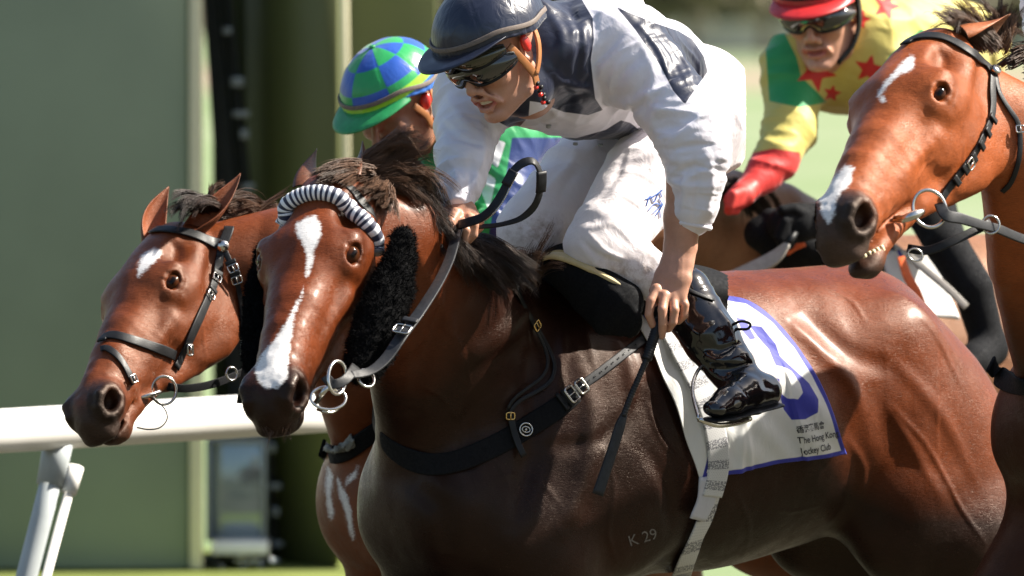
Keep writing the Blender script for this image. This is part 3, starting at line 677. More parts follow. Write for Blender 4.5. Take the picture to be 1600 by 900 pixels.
for k, (a, b_) in enumerate([(355, 48), (371, 128), (377, 178), (382, 210), (388, 292), (399, 400), (414, 600), (421, 700), (427, 760), (430, 800), (433, 850), (424, 880)]):
    c = P(a, b_, YP + .46); V, Q = box_arr(c, np.eye(3), (.014 + .006 * (k % 3), .012, .010 + .005 * (k % 2)))
    o = link('clamp', mesh_np('clamp', V, Q, False), M['grey_pl'], lad); bb = o.modifiers.new('edge', 'BEVEL'); bb.width = .004; bb.segments = 3
# glass fronted camera box at the foot
cb = thing('camera_box', 'glass fronted grey camera housing low in the recess of the green post', 'camera housing', P(370, 780, YP + .2))
x0, z1 = zx(322, 686, YP + .2); x1, z0 = zx(416, 845, YP + .2)
m, nt, b = mat('tinted_glass'); b.inputs['Base Color'].default_value = (.30, .36, .38, 1); b.inputs['Roughness'].default_value = .08; b.inputs['Metallic'].default_value = .55; M['tglass'] = m
bevel_box('pane', x0 + .012, x1 - .012, YP + .19, YP + .2, z0 + .012, z1 - .012, M['tglass'], cb, .002)
for nm, a in (('frame', (x0, x0 + .012, z0, z1)), ('frame', (x1 - .012, x1, z0, z1)), ('frame', (x0 + .0125, x1 - .0125, z1 - .012, z1)), ('frame', (x0 + .0125, x1 - .0125, z0, z0 + .012))):
    bevel_box(nm, a[0], a[1], YP + .17, YP + .215, a[2], a[3], M['grey_pl'], cb, .003)
bevel_box('housing', x0, x1, YP + .22, YP + .5, z0, z1, M['grey_pl'], cb)
x0, z1 = zx(330, 848, YP - .02); x1, z0 = zx(418, 868, YP - .02)
bx_ = tag(bevel_box('white_ledge', x0, x1, YP + .02, YP + .3, z0, z1, M['white_pl']), 'small white shelf under the glass housing', 'shelf')
x0, z1 = zx(322, 872, YP - .02); x1, z0 = zx(436, 892, YP - .02)
cg = thing('cable_clutter', 'heap of bright cable couplings beneath the small white shelf', 'cables', P(380, 885, YP))
for k in range(26):
    c = P(324 + random.random() * 110, 872 + random.random() * 22, YP + .05 + random.random() * .1)
    tube('coupling', cr(np.array([c, c + np.array([.02, 0, .01]) * random.uniform(-1, 1.5), c + np.array([random.uniform(-.03, .03), 0, random.uniform(-.02, .03)])]), 5), .006 + .005 * random.random(), M['chrome'] if k % 3 else M['black_st'], cg, 6)
M['moss'] = gcol('low_green_kerb', (.11, .14, .03), (.16, .19, .05), 4)
tag(bevel_box('green_kerb', zx(-500, 0, YP)[0], zx(560, 0, YP)[0], YP - .5, YP + 1.2, 0, zb - .004, M['moss']), 'low yellow-green kerb under the green post', 'kerb')
# running rail
M['shade_grey'] = simple('shaded_grey_plastic', (.42, .46, .47), .45, var=.08, scale=12, bmp=.1)  # shade of the rail post put into a grey-blue plastic colour
rail = thing('running_rail', 'thick white plastic running rail on leaning posts behind the left horse', 'running rail', (P(200, 660, 1.6)[0], 1.6, 0))
ra, rb = P(0, 673, 1.4), P(410, 649, 2.3); rd = (rb - ra); rd[2] = 0; rd /= np.linalg.norm(rd); ra[2] = rb[2] = (ra[2] + rb[2]) / 2
ln = np.linalg.norm((rb - ra)[:2])
tube('rail_tube', [ra - rd * 3.0, ra, rb, rb + rd * .35], .0505, M['white_pl'], rail, 28)
for off in (0.235,):
    q = ra + rd * off; top = q + np.array([0, 0, -.045])
    if off < 1: bot = P(38, 915, q[1] - .12); foot = top + (bot - top) * (top[2] / (top[2] - bot[2]) * .985)
    else: foot = top + (foot - (ra + rd * .235 + np.array([0, 0, -.045])))
    tube('post', [top, top + (foot - top) * .14, foot], [.026, .025, .024], M['shade_grey'], rail, 20)
    tube('bracket', [top + np.array([.0, 0, .03]), top + (foot - top) * .075], [.035, .032], M['shade_grey'], rail, 20)
    t2 = top + np.array([.034, -.012, -.055]); f2 = foot + np.array([.034, -.012, 0])
    tube('lit_strip', [t2, f2], [.011, .011], M['white_pl'], rail, 12)  # white tube stands in for the sunlit edge of the post
    tube('lit_strip_socket', [t2 + (f2 - t2) * -.01, t2 + (f2 - t2) * .045], [.019, .018], M['white_pl'], rail, 12)
# far side of the course
def tree(px, w, h, y, seed):
    rs = np.random.RandomState(seed); c = P(px, 50, y); t = thing('tree', FAR_LABEL[seed % len(FAR_LABEL)], 'tree', (c[0], y, 0), 'trees along the far side of the course')
    tube('trunk', [(c[0], y, 0), (c[0] + .2, y, h * .3), (c[0], y, h * .6)], [.5, .4, .2], M['bark'], t, 8)
    for k in range(4): a = rs.rand() * 6.28; tube('limb', [(c[0], y, h * .35), (c[0] + math.cos(a) * w * .3, y + math.sin(a) * w * .3, h * .65)], [.22, .08], M['bark'], t, 6)
    n = 900; d = rs.normal(0, 1, (n, 3)); d /= np.linalg.norm(d, axis=1)[:, None]; r = rs.rand(n) ** .4; lum = 1 + .35 * np.sin(d[:, :1] * 5 + seed) * np.cos(d[:, 1:2] * 4)
    ctr = np.array([c[0], y, h * .62]) + d * r[:, None] * np.array([w / 2, w / 2, h * .40]) * lum
    a = rs.normal(0, 1, (n, 3)) * w * .045; b_ = rs.normal(0, 1, (n, 3)) * w * .045
    V = np.stack([ctr - a, ctr + b_, ctr + a, ctr - b_], 1).reshape(-1, 3); link('crown', mesh_np('crown', V, np.arange(4 * n).reshape(n, 4), False), M['leaf'], t)
M['bark'] = simple('bark', (.22, .16, .12), .8); M['leaf'] = gcol('leaf', (.16, .15, .10), (.24, .21, .15), .8)
M['hedge'] = gcol('hedge', (.05, .09, .025), (.09, .13, .05), 1.5)
FAR_LABEL = ['blurred distant tree beyond the far turf']
ORD = ['leftmost', 'second from the left', 'third from the left', 'fourth from the left', 'fifth from the left', 'sixth from the left', 'seventh from the left', 'eighth from the left', 'rightmost']
FAR_LABEL = ['blurred far tree along the top edge, %s' % o for o in ORD]
for k in range(9): tree(560 + k * 122 + (k * 37) % 40, 11 + (k * 5) % 6, 9 + (k * 7) % 6, 700 + (k * 53) % 90, k)
M['tan'] = simple('tan_facade', (.34, .27, .22), .8, var=.1, scale=.1); M['pale'] = simple('pale_facade', (.5, .47, .42), .8, scale=.1); M['win'] = simple('far_window', (.05, .06, .07), .2)
for k in range(9):
    px = 560 + k * 125; y = 860 + (k * 31) % 60; a = P(px, 50, y)[0]; w = 26 + (k * 11) % 16; h = 22 + (k * 13) % 18
    bl = thing('grandstand_block', 'hazy %s block behind the far trees, %s' % ('tan' if k % 2 else 'pale grey', ORD[k]), 'building', (a, y, 0), 'blocks beyond the far turf')
    bevel_box('wall', a - w / 2, a + w / 2, y, y + 14, 0, h, M['tan'] if k % 2 else M['pale'], bl, .1)
    for i in range(4):
        for j in range(3): bevel_box('window', a - w / 2 + (i + .25) * w / 4, a - w / 2 + (i + .8) * w / 4, y - .25, y - .01, 3 + j * h / 3.4, 3 + j * h / 3.4 + h / 6, M['win'], bl, .02)
# ================================================================== the leading horse
BM = BodyFrame(P(868, 432, 0.0), math.radians(34))
HM = head_frame(565, 403, -.85, (-.21, -.74, -.64), (.93, -.36, .06), 1.02)
FM = Field()
trunk_ops(FM, BM)
npts = [HM.p((.02, 0, -.10)), P(620, 385, -.56), P(665, 470, -.40), P(720, 575, -.20), P(780, 640, 0.0)]
FM.loft(npts, [.085, .120, .170, .235, .27], [.070, .078, .090, .125, .15], [(.25, .35, .9), (.55, .2, .8), (.6, .1, .8), (.5, .1, .85), (.3, .1, .9)], .06)
head_ops(FM, HM, 0.0, 1.12)
ride_legs(FM, BM, [(1, [(.12, .13, -.62), (.02, .14, -.85), (.10, .14, -1.1)], [.10, .085, .06]), (-1, [(.20, .10, -.58), (.26, .11, -.80), (.28, .12, -1.1)], [.13, .11, .08])],
          [(1, [(-.95, .15, -.58), (-1.15, .15, -.74), (-1.4, .14, -.88)], [.13, .10, .05]), (-1, [(-.95, .13, -.60), (-1.2, .13, -.78), (-1.4, .13, -.9)], [.12, .08, .05])])
def hs(F, pts, width, amp):
    X, n = F.hit(np.array(pts, float)); F.ridge(cr(X, max(4, len(X) * 2)), width, amp)
def strokes(F, jobs):
    X, n = F.hit(np.array([p for j in jobs for p in j[0]], float)); i = 0
    for pts, w, a in jobs: F.ridge(cr(X[i:i + len(pts)], max(4, len(pts) * 2)), w, a); i += len(pts)
def main_relief():
    # muscle edges, skin folds and veins read off the photograph
    jobs = [([(725, 560), (790, 520), (830, 470)], .030, .016), ([(640, 640), (665, 560), (690, 480), (705, 430)], .022, -.008),
            ([(860, 700), (930, 690), (985, 650), (1010, 600)], .020, -.007), ([(905, 560), (925, 650), (915, 740), (880, 830)], .024, .011), ([(820, 560), (835, 640), (825, 730), (800, 820)], .024, -.009), ([(650, 760), (690, 800), (700, 870)], .026, -.010), ([(960, 520), (985, 580), (990, 640)], .016, .006),
            ([(745, 610), (730, 680), (740, 760)], .02, -.006), ([(1010, 700), (1040, 760), (1045, 830)], .02, -.007),
            ([(1250, 480), (1290, 520), (1340, 560), (1390, 570)], .026, -.007), ([(1230, 500), (1280, 550), (1330, 600), (1350, 640)], .018, .006),
            ([(1385, 555), (1440, 610), (1490, 680), (1530, 760)], .018, .004), ([(1370, 590), (1380, 650), (1400, 720)], .035, -.007),
            ([(1400, 460), (1450, 500), (1500, 570)], .02, .004), ([(1310, 640), (1340, 700), (1330, 760)], .035, -.007), ([(1330, 690), (1350, 730), (1345, 770)], .012, .005),
            ([(640, 380), (670, 430), (700, 500), (720, 560)], .014, .004), ([(870, 480), (880, 540), (870, 600)], .012, .0035), ([(905, 480), (920, 540), (935, 600)], .010, .003),
            ([(760, 760), (800, 740), (850, 760), (880, 800)], .006, .002), ([(650, 600), (690, 620), (720, 660)], .005, .0018), ([(620, 330), (640, 400), (632, 450)], .006, .002),
            ([(1150, 770), (1170, 820), (1160, 870)], .007, .002), ([(700, 640), (740, 680), (800, 690), (850, 740)], .005, .0016), ([(940, 700), (960, 760), (950, 830), (965, 880)], .006, .002), ([(1400, 640), (1450, 700), (1500, 790), (1540, 850)], .006, .003), ([(1380, 620), (1420, 690), (1470, 780)], .014, .003), ([(1180, 780), (1230, 800), (1280, 790)], .005, .002), ([(680, 500), (720, 540), (735, 600)], .005, .0018), ([(1290, 450), (1330, 470), (1350, 500)], .006, .002), ([(1440, 500), (1470, 540), (1500, 600)], .008, .003), ([(1010, 620), (1030, 680), (1060, 720)], .006, .002)]
    strokes(FM, jobs)
    lo, hi = np.array([-.8, -.9, .4]), np.array([1.4, 1.3, 2.0])
    FM.mod(lo, hi, lambda X, d: d - (vnoise(X, 7) * .0042 + vnoise(X, 18, 3.) * .0014 + vnoise(X * np.float32([1, 1, .5]), 40, 7.) * .0005))
FM_clean = Field().merge(FM)
main_relief()
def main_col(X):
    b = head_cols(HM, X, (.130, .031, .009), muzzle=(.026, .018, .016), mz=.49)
    L = BM.loc(X); coat_shade = np.clip((L[:, 0] + .35) / .35, 0, 1) * np.clip((np.linalg.norm(X - HM.p((.2, 0, -.1)), axis=1) - .30) / .25, 0, 1)
    coat_shade = np.maximum(coat_shade, np.clip((-L[:, 2] - np.interp(L[:, 0], [-1.1, -.75, -.55, -.3], [.40, .42, .30, .10]) + .03 * vnoise(X, 6)) / .14, 0, 1)); coat_shade = np.clip(coat_shade * (1 + .12 * vnoise(X, 5)), 0, 1)[:, None]; b = b * (1 - coat_shade) + np.array([.0125, .0046, .0032]) * coat_shade  # shade on shoulder, barrel and lower thigh is put into the coat colour
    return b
BLAZE = [(478, 340), (492, 337), (500, 350), (501, 366), (496, 380), (491, 392), (488, 410), (484, 430), (478, 436), (474, 462), (462, 490), (455, 522), (451, 556), (448, 590), (434, 606), (416, 606), (402, 594), (398, 574), (410, 552), (430, 530), (446, 505), (458, 478), (468, 462), (477, 432), (480, 402), (478, 388), (470, 374), (462, 364), (464, 350)]
def main_mark(X):
    q = proj(X); d = sd_poly(q, BLAZE) - 5 * np.exp(-((q[:, 1] - 450) / 22) ** 2) * (1 + vnoise(X, 90)) - 1.5 * np.exp(-((q[:, 1] - 485) / 20) ** 2); L = HM.loc(X); return np.where((L[:, 2] > -.13) & (L[:, 0] > 0) & (np.abs(L[:, 1]) < .1), d, -30) .clip(-30, 30)
c0 = P(868, 432, 0)
bay = thing('racehorse', 'dark bay racehorse with long white blaze and black cheek rolls, under the jockey in white', 'horse', (c0[0], c0[1], 0))
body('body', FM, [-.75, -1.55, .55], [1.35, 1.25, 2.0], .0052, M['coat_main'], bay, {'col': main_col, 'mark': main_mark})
horse_eyes(HM, bay)
horse_ear(HM, bay, 1, M['coat_main'], (-.015, .055, -.035), nrm(np.array([.15, .75, .55])), HM.v((.3, .9, .2)))
horse_ear(HM, bay, -1, M['coat_main'], (.01, -.055, -.03), nrm(np.array([.05, .75, .55])), HM.v((.3, -.9, .2)))
# ================================================================== the horse on the inside (left)
BL = BodyFrame(P(792, 440, .80), math.radians(34))
HL = head_frame(288, 445, .12, (-.325, -.76, -.56), (.70, -.66, .22), .98)
FL = Field(); trunk_ops(FL, BL)
FL.loft([HL.p((.02, 0, -.10)), P(440, 402, .35), P(540, 462, .48), P(630, 560, .60), P(705, 640, .78)], [.085, .108, .155, .235, .27], [.070, .078, .090, .125, .15], [(.25, .35, .9), (.4, .2, .85), (.5, .1, .85), (.5, .1, .85), (.3, .1, .9)], .06)
head_ops(FL, HL, 0.0, 1.0)
ride_legs(FL, BL, [(1, [(.20, .11, -.58), (.22, .12, -.85), (.10, .14, -1.1)], [.10, .085, .06]), (-1, [(.20, .10, -.58), (.28, .11, -.80), (.24, .12, -1.1)], [.11, .085, .06])], [])
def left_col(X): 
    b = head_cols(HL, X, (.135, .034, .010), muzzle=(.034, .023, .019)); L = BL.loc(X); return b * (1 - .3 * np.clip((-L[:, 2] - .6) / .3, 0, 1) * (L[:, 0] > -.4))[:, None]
STAR_L = [(222, 398), (240, 389), (251, 390), (252, 398), (240, 410), (226, 424), (216, 432), (215, 420)]
STREAK = [[(512, 730), (520, 745), (517, 775), (522, 800), (517, 812), (511, 790), (508, 750)], [(528, 748), (542, 775), (549, 800), (552, 845), (546, 830), (540, 800), (530, 775)], [(545, 745), (560, 728), (556, 745), (540, 758)]]
def left_mark(X):
    q = proj(X); L = HL.loc(X); d = np.where((L[:, 2] > -.12) & (L[:, 0] > 0), sd_poly(q, STAR_L), -30)
    for s_ in STREAK: d = np.maximum(d, np.where(X[:, 2] < 1.35, sd_poly(q, s_), -30))
    return d.clip(-30, 30)
c0 = P(792, 440, .8)
left = thing('racehorse', 'bay racehorse at the far left with a small white star, head over the rail', 'horse', (c0[0], c0[1], 0))
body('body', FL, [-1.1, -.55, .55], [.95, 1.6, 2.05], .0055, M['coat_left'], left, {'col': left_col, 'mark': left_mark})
horse_eyes(HL, left)
horse_ear(HL, left, 1, M['coat_left'], (.0, .058, -.03), P(371, 265, .32) - HL.p((.0, .058, -.03)), np.array([-.55, -.85, 0.1]), .175, .030, (.12, .035, .014), (.30, .10, .05))
horse_ear(HL, left, -1, M['coat_left'], (.0, -.058, -.03), P(272, 266, .42) - HL.p((.0, -.058, -.03)), np.array([.15, -1, 0.2]), .16, .030, (.10, .035, .014), (.30, .10, .05))
# ================================================================== the horse on the right
BR = BodyFrame(P(1855, 315, -.10), math.radians(34))
HR = head_frame(1487, 155, -1.02, (-.385, -.775, -.50), (.80, -.54, .20), 1.07)
FR = Field(); trunk_ops(FR, BR)
FR.loft([HR.p((.02, 0, -.10)), P(1605, 235, -.75), P(1645, 360, -.58), P(1712, 480, -.38), P(1790, 560, -.1)], [.085, .125, .170, .235, .27], [.070, .078, .090, .125, .15], [(.25, .35, .9), (.55, .2, .8), (.6, .1, .8), (.5, .1, .85), (.3, .1, .9)], .06)
head_ops(FR, HR, .06, 1.12)
ride_legs(FR, BR, [(1, [(.18, .12, -.58), (.30, .12, -.80), (.46, .12, -.95)], [.11, .085, .06]), (-1, [(.20, .10, -.58), (.30, .11, -.74), (.42, .12, -.84)], [.13, .10, .07])], [])
FR.mod(np.array([.8, -1.6, .5]), np.array([2.2, .6, 2.3]), lambda X, d: d - (vnoise(X, 7) * .003 + vnoise(X, 18, 3.) * .0014))
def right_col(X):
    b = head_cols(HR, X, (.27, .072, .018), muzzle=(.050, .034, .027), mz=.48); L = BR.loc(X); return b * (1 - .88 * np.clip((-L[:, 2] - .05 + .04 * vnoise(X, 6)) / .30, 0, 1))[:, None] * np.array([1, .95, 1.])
STAR_R = [(1374, 140), (1382, 128), (1396, 114), (1410, 97), (1424, 86), (1429, 90), (1428, 104), (1418, 112), (1404, 118), (1390, 130), (1380, 144), (1372, 152)]
SNIP_R = [(1322, 258), (1334, 262), (1330, 285), (1318, 296), (1306, 312), (1304, 335), (1294, 350), (1284, 335), (1280, 305), (1300, 280)]
def right_mark(X):
    q = proj(X); L = HR.loc(X); ok = (L[:, 2] > -.12) & (L[:, 0] > 0); d = np.maximum(np.maximum(sd_poly(q, STAR_R), sd_poly(q, SNIP_R)), 4 - np.hypot(q[:, 0] - 1379, q[:, 1] - 155)); return np.where(ok, d, -30).clip(-30, 30)
c0 = P(1855, 315, -.1)
right = thing('racehorse', 'bright bay racehorse at the right edge with open mouth showing its teeth', 'horse', (c0[0], c0[1], 0))
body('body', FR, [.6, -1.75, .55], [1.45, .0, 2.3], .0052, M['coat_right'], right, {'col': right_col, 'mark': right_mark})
horse_eyes(HR, right)
horse_ear(HR, right, 1, M['coat_right'], (-.01, .058, -.03), np.array([.75, .45, .25]), np.array([.1, -.7, -.7]), .13, .036, (.28, .09, .035), (.4, .2, .12))
M['tooth'] = simple('tooth', (.72, .60, .38), .3, var=.1)
# ================================================================== tack of the leading horse
def on_head(F, fr, pts, off=.003, n=40):
    """curve given in head space, laid onto the surface"""
    q = cr(np.array([fr.p(p) for p in pts]), n); return F.snap(q, off)
def on_px(F, pts, off=.004, n=60, maxn=None):
    q = cr(np.array(pts, float), n); return F.hit(q, off)
def smooth(X, k=2):
    X = np.array(X)
    for _ in range(k): X[1:-1] = (X[:-2] + 2 * X[1:-1] + X[2:]) / 4
    return X
def buckle(parent, c, tan, nor, w=.03, h=.024, r=.0022, mt='steel'):
    tan = nrm(tan); nor = nrm(nor); s = np.cross(nor, tan); p = []
    for a in np.linspace(0, 2 * PI, 32, endpoint=False):
        ca, sa = math.cos(a), math.sin(a); e = .35; p.append(c + s * w * .5 * np.sign(ca) * abs(ca) ** e + tan * h * .5 * np.sign(sa) * abs(sa) ** e + nor * .003)
    o = tube('buckle', p, r, M[mt], parent, 8, True)
    link('tongue', mesh_np('tongue', *(lambda VQ: (VQ[0], q2t(VQ[1])))(tube_arr([c + nor * .004 - tan * h * .5, c + nor * .005 + tan * h * .5], [.0016, .0013], 6))), M[mt], o) ; return o
def keeper(parent, c, tan, nor, w, mt='leather', l=.009):
    X = np.array([c - tan * l / 2, c, c + tan * l / 2]); nn = np.tile(nor, (3, 1)); V, Q = strap_arr(X + nn * .0035, nn, w + .006, .0045, 5); return link('keeper', mesh_np('keeper', V, q2t(Q)), M[mt], parent)
br = thing('bridle', 'black bridle with striped browband and sheepskin cheek rolls on the white blazed horse', 'bridle', HM.p((.1, 0, 0)))
# striped browband: a padded roll wound in navy and white
m, nt, b = mat('striped_browband'); tpar = attr(nt, 'tpar'); sn = math_(nt, 'SINE', math_(nt, 'MULTIPLY', tpar, 2 * PI * 27), 0.0)
nz = noise_tex(nt, 300, 3); c = mix(nt, mrange(nt, sn, -.12, .12), (.012, .016, .05), (.82, .82, .86)); nt.links.new(c, b.inputs['Base Color']); b.inputs['Roughness'].default_value = .65
b.inputs['Sheen Weight'].default_value = .3; bump(nt, b, nz.outputs[0], .5, .001); M['stripe'] = m
X, n = on_head(FM_clean, HM, [(.108, -.072, -.022), (.094, -.055, .006), (.082, -.025, .03), (.078, .012, .03), (.082, .05, .01), (.095, .082, -.03), (.110, .092, -.07), (.125, .09, -.10)], .007, 260); X = smooth(X, 40)
rad = .0165 * (1 + .03 * np.sin(np.linspace(0, 2 * PI * 27, len(X)) + 0)); V, Q = tube_arr(X, rad, 18); me = mesh_np('browband', V, q2t(Q)); tp = np.append(np.repeat(np.linspace(0, 1, len(X)), 18), [0, 1])[:len(me.vertices)]
vattr(me, 'tpar', tp); link('browband', me, M['stripe'], br)
# sheepskin rolls
def fuzz(V0, nor, n, ln, r0, seed):
    rs = np.random.RandomState(seed); i = rs.randint(0, len(V0), n); p = V0[i]; d = nrm(nor[i] + rs.normal(0, .55, (n, 3))); d2 = nrm(d + rs.normal(0, .8, (n, 3))); L = ln * (.5 + rs.rand(n, 1))
    a = nrm(np.cross(d, rs.normal(0, 1, (n, 3)))) * r0; pm = p + d * L * .55; pt = pm + d2 * L * .6
    V = np.stack([p - a, p + a, pm + a * .8, pm - a * .8, pt], 1).reshape(-1, 3); o = np.arange(n)[:, None] * 5
    T = np.vstack([o + [0, 1, 2], o + [0, 2, 3], o + [3, 2, 4]]); return V, T
def roll(parent, pts, rr, seed, w=None):
    F = Field(); F.loft(pts, rr, rr if w is None else w, nrm(HM.v((0, 0, 1))), .02)
    lo = np.min(pts, 0) - .09; hi = np.max(pts, 0) + .09
    F.mod(lo, hi, lambda X, d: d - (vnoise(X, 45, seed) * .0035 + vnoise(X, 110, seed) * .0030))
    o = body('cheek_roll', F, lo, hi, .004, M['fleece'], parent); V = verts(o.data); _, g = F.grad(V); nn = nrm(g)
    Vf, T = fuzz(V, nn, 15000, .009, .0006, seed); link('fleece', mesh_np('fleece', Vf, T, False), M['fleece'], o, kind='stuff')
roll(br, PP((631, 376, -.78), (624, 410, -.80), (612, 450, -.84), (594, 500, -.89), (580, 542, -.93), (567, 572, -.96)), [.026, .032, .043, .048, .046, .036], 3)
roll(br, PP((420, 400, -.70), (412, 450, -.76), (408, 500, -.82), (405, 550, -.88), (404, 575, -.92)), [.026, .032, .034, .032, .024], 5)
for g in (1,):
    X, n = on_head(FM_clean, HM, [(.02, .03, .0), (.045, .075, -.04), (.07, .088, -.08), (.10, .09, -.12)]); strap('headpiece', X, n, .022, M['leather'], br)
# bit and rings at the mouth
bc = P(528, 588, -1.09)
bit = thing('bit', 'steel ring bit at the mouth of the blazed horse', 'bit', bc)
tube('bit_ring', ring_pts(P(527, 590, -1.11), [.75, -.6, .2], .026, 30, ry=.036), .0035, M['steel'], bit, 10, True)
tube('bit_ring', ring_pts(P(513, 622, -1.12), [.2, -.8, .5], .036, 30, ry=.026, xdir=[1, .2, .1]), .003, M['steel'], bit, 10, True)
tube('mouthpiece', cr(PP((494, 628, -1.10), (503, 616, -1.13), (512, 606, -1.13), (527, 612, -1.11)), 14), .0055, M['steel'], bit, 10)
tube('mouthpiece', cr(PP((496, 640, -1.10), (506, 643, -1.13), (520, 644, -1.12), (533, 634, -1.10)), 14), .0028, M['steel'], bit, 8)
tube('rein_ring', ring_pts(P(572, 591, -1.06), [.5, -.7, .4], .019), .0028, M['steel'], bit, 8, True)
X = PP((508, 588, -1.12), (520, 600, -1.13), (536, 596, -1.12), (548, 584, -1.10), (556, 572, -1.06)); strap('cheek_strap', X, np.array([.2, -1, .2]), .02, M['leather'], br)
# reins
rn = thing('reins', 'black grip rein running from the bit up to the hand of the jockey in white', 'reins', P(640, 500, -1.0))
rp = PP((548, 586, -1.10), (578, 580, -1.07), (603, 560, -1.04), (628, 524, -1.0), (655, 488, -.92), (682, 446, -.80), (700, 410, -.68), (710, 378, -.58), (716, 358, -.52))
strap('rein', rp, np.array([-.35, -1, .35]), [.018, .020, .024, .026, .026, .026, .025, .024, .022], M['leather_new'], rn, .0045)
c = P(629, 518, -1.003); t = nrm(P(655, 488, -.92) - P(603, 560, -1.04)); nn = nrm(np.array([-.35, -1, .35])); nn = nrm(nn - (nn @ t) * t)
keeper(rn, c, t, nn, .027, 'leather_new', .02); keeper(rn, P(641, 502, -.965), t, nn, .027, 'leather_new', .012); buckle(rn, c + nn * .004, t, nn, .034, .026, .0018, 'black_b' if 'black_b' in M else 'steel')
lp = PP((716, 352, -.52), (735, 346, -.54), (752, 340, -.55), (768, 326, -.56), (782, 306, -.56), (793, 284, -.56), (803, 266, -.56), (818, 254, -.56), (833, 252, -.56), (842, 264, -.55), (845, 284, -.54), (842, 306, -.53), (832, 326, -.52), (812, 342, -.51), (786, 350, -.50), (766, 353, -.49), (748, 354, -.49))
ln_ = np.array([[-.5, -.8, .5]] * 6 + [[-.3, -.9, .5]] * 2 + [[.1, -.7, .9], [.7, -.6, .5], [.9, -.6, 0], [.8, -.8, -.2], [.6, -.8, .2], [.2, -.9, .4], [0, -.9, .5], [0, -.9, .5], [0, -.9, .5]], float)
strap('rein_loop', lp, ln_, [.022, .022, .021, .020, .020, .018, .018, .020, .020, .018, .018, .018, .016, .012, .010, .010, .010], M['leather_new'], rn, .0045)
for a in (.0,): keeper(rn, P(797, 279, -.565), nrm(P(803, 266, -.56) - P(790, 290, -.56)), nrm(np.array([-.4, -.9, .5])), .017, 'leather_new', .035)
for k in range(26):  # stitching along the grip
    a = cr(lp[3:7], 26)[k] + np.array([.0085, -.006, -.002]); 
V, Q = tube_arr(cr(lp[2:7], 60) + np.array([.008, -.004, -.006]), .0016 * (1 + .5 * np.sin(np.arange(60) * 2.4)), 5); link('stitching', mesh_np('stitching', V, q2t(Q)), M['tan_st'] if 'tan_st' in M else M['steel'], rn)
strap('buckle_end', PP((846, 268, -.553), (846, 286, -.548), (845, 300, -.54)), np.array([.6, -.8, 0]), .024, M['leather'], rn, .008)
# breast girth: broad web across the breast, narrow billet up to the saddle
bg = thing('breastplate', 'wide black web breast girth with buckles and a small round badge across the dark horse', 'breast girth', P(760, 700, -.6))
X, n = on_px(FM_clean, [(582, 640), (588, 668), (604, 696), (634, 716), (670, 726), (710, 722), (750, 707), (790, 688), (830, 664), (868, 640), (900, 616)], .004, 60); X = smooth(X, 6); n = nrm(smooth(n, 6))
strap('web', X, n, np.interp(np.linspace(0, 1, 60), [0, .1, .9, 1], [.034, .046, .046, .036]), M['web'], bg, .006)
X, n = on_px(FM_clean, [(880, 626), (905, 606), (940, 580), (975, 553), (1010, 526)], .006, 30); strap('billet', smooth(X, 4), nrm(smooth(n, 4)), .020, M['leather_new'], bg, .004)
tt = nrm(X[-1] - X[0])
for k in range(9):
    c = X[9 + 2 * k] + n[9 + 2 * k] * .0035; V, Q = tube_arr([c, c + n[9 + 2 * k] * .0012], .0017, 8); link('punch_hole', mesh_np('punch_hole', V, q2t(Q)), M['patent'], bg)
for px, py, w in ((893, 616, .034), (908, 604, .030)):
    q, nn = FM_clean.hit([(px, py)], .010); buckle(bg, q[0], tt, nn[0], w, .022, .0028)
for px, py in ((878, 628), (886, 622)):
    q, nn = FM_clean.hit([(px, py)], .008); keeper(bg, q[0], tt, nn[0], .036, 'leather')
q, nn = FM_clean.hit([(822, 671)], .009); nn = nn[0]; q = q[0]
tube('badge', ring_pts(q, nn, .0135), .0018, M['steel'], bg, 6, True); tube('badge', ring_pts(q, nn, .0085, 20, ry=.006, xdir=[1, 0, -.2]), .0015, M['steel'], bg, 6, True); tube('badge', [q - nn * .002, q + nn * .001], [.003, .003], M['steel'], bg, 8)
# hanging neck strap
X, n = on_px(FM_clean, [(806, 440), (816, 470), (828, 494), (840, 516)], .005, 20); strap('neck_strap', X, n, .014, M['leather'], bg, .004)
q, nn = FM_clean.hit([(838, 509)], .010); buckle(bg, q[0], nrm(X[-1] - X[0]), nn[0], .022, .017, .0018, 'brass')
X, n = on_px(FM_clean, [(840, 512), (858, 545), (867, 572), (860, 596), (838, 612), (815, 624), (800, 638), (796, 650)], .007, 40); strap('neck_strap', smooth(X, 3), n, .0085, M['leather'], bg, .003)
X, n = on_px(FM_clean, [(836, 512), (852, 545), (856, 570), (846, 590), (822, 608), (802, 624), (793, 640)], .011, 40); strap('neck_strap', smooth(X, 3), n, .007, M['leather'], bg, .003)
X, n = on_px(FM_clean, [(797, 644), (802, 670), (810, 694), (819, 713)], .014, 16); strap('strap_end', X, n, .014, M['leather'], bg, .004)
q, nn = FM_clean.hit([(797, 650)], .016); buckle(bg, q[0], [0, 0, 1], nn[0], .018, .014, .0016, 'brass')
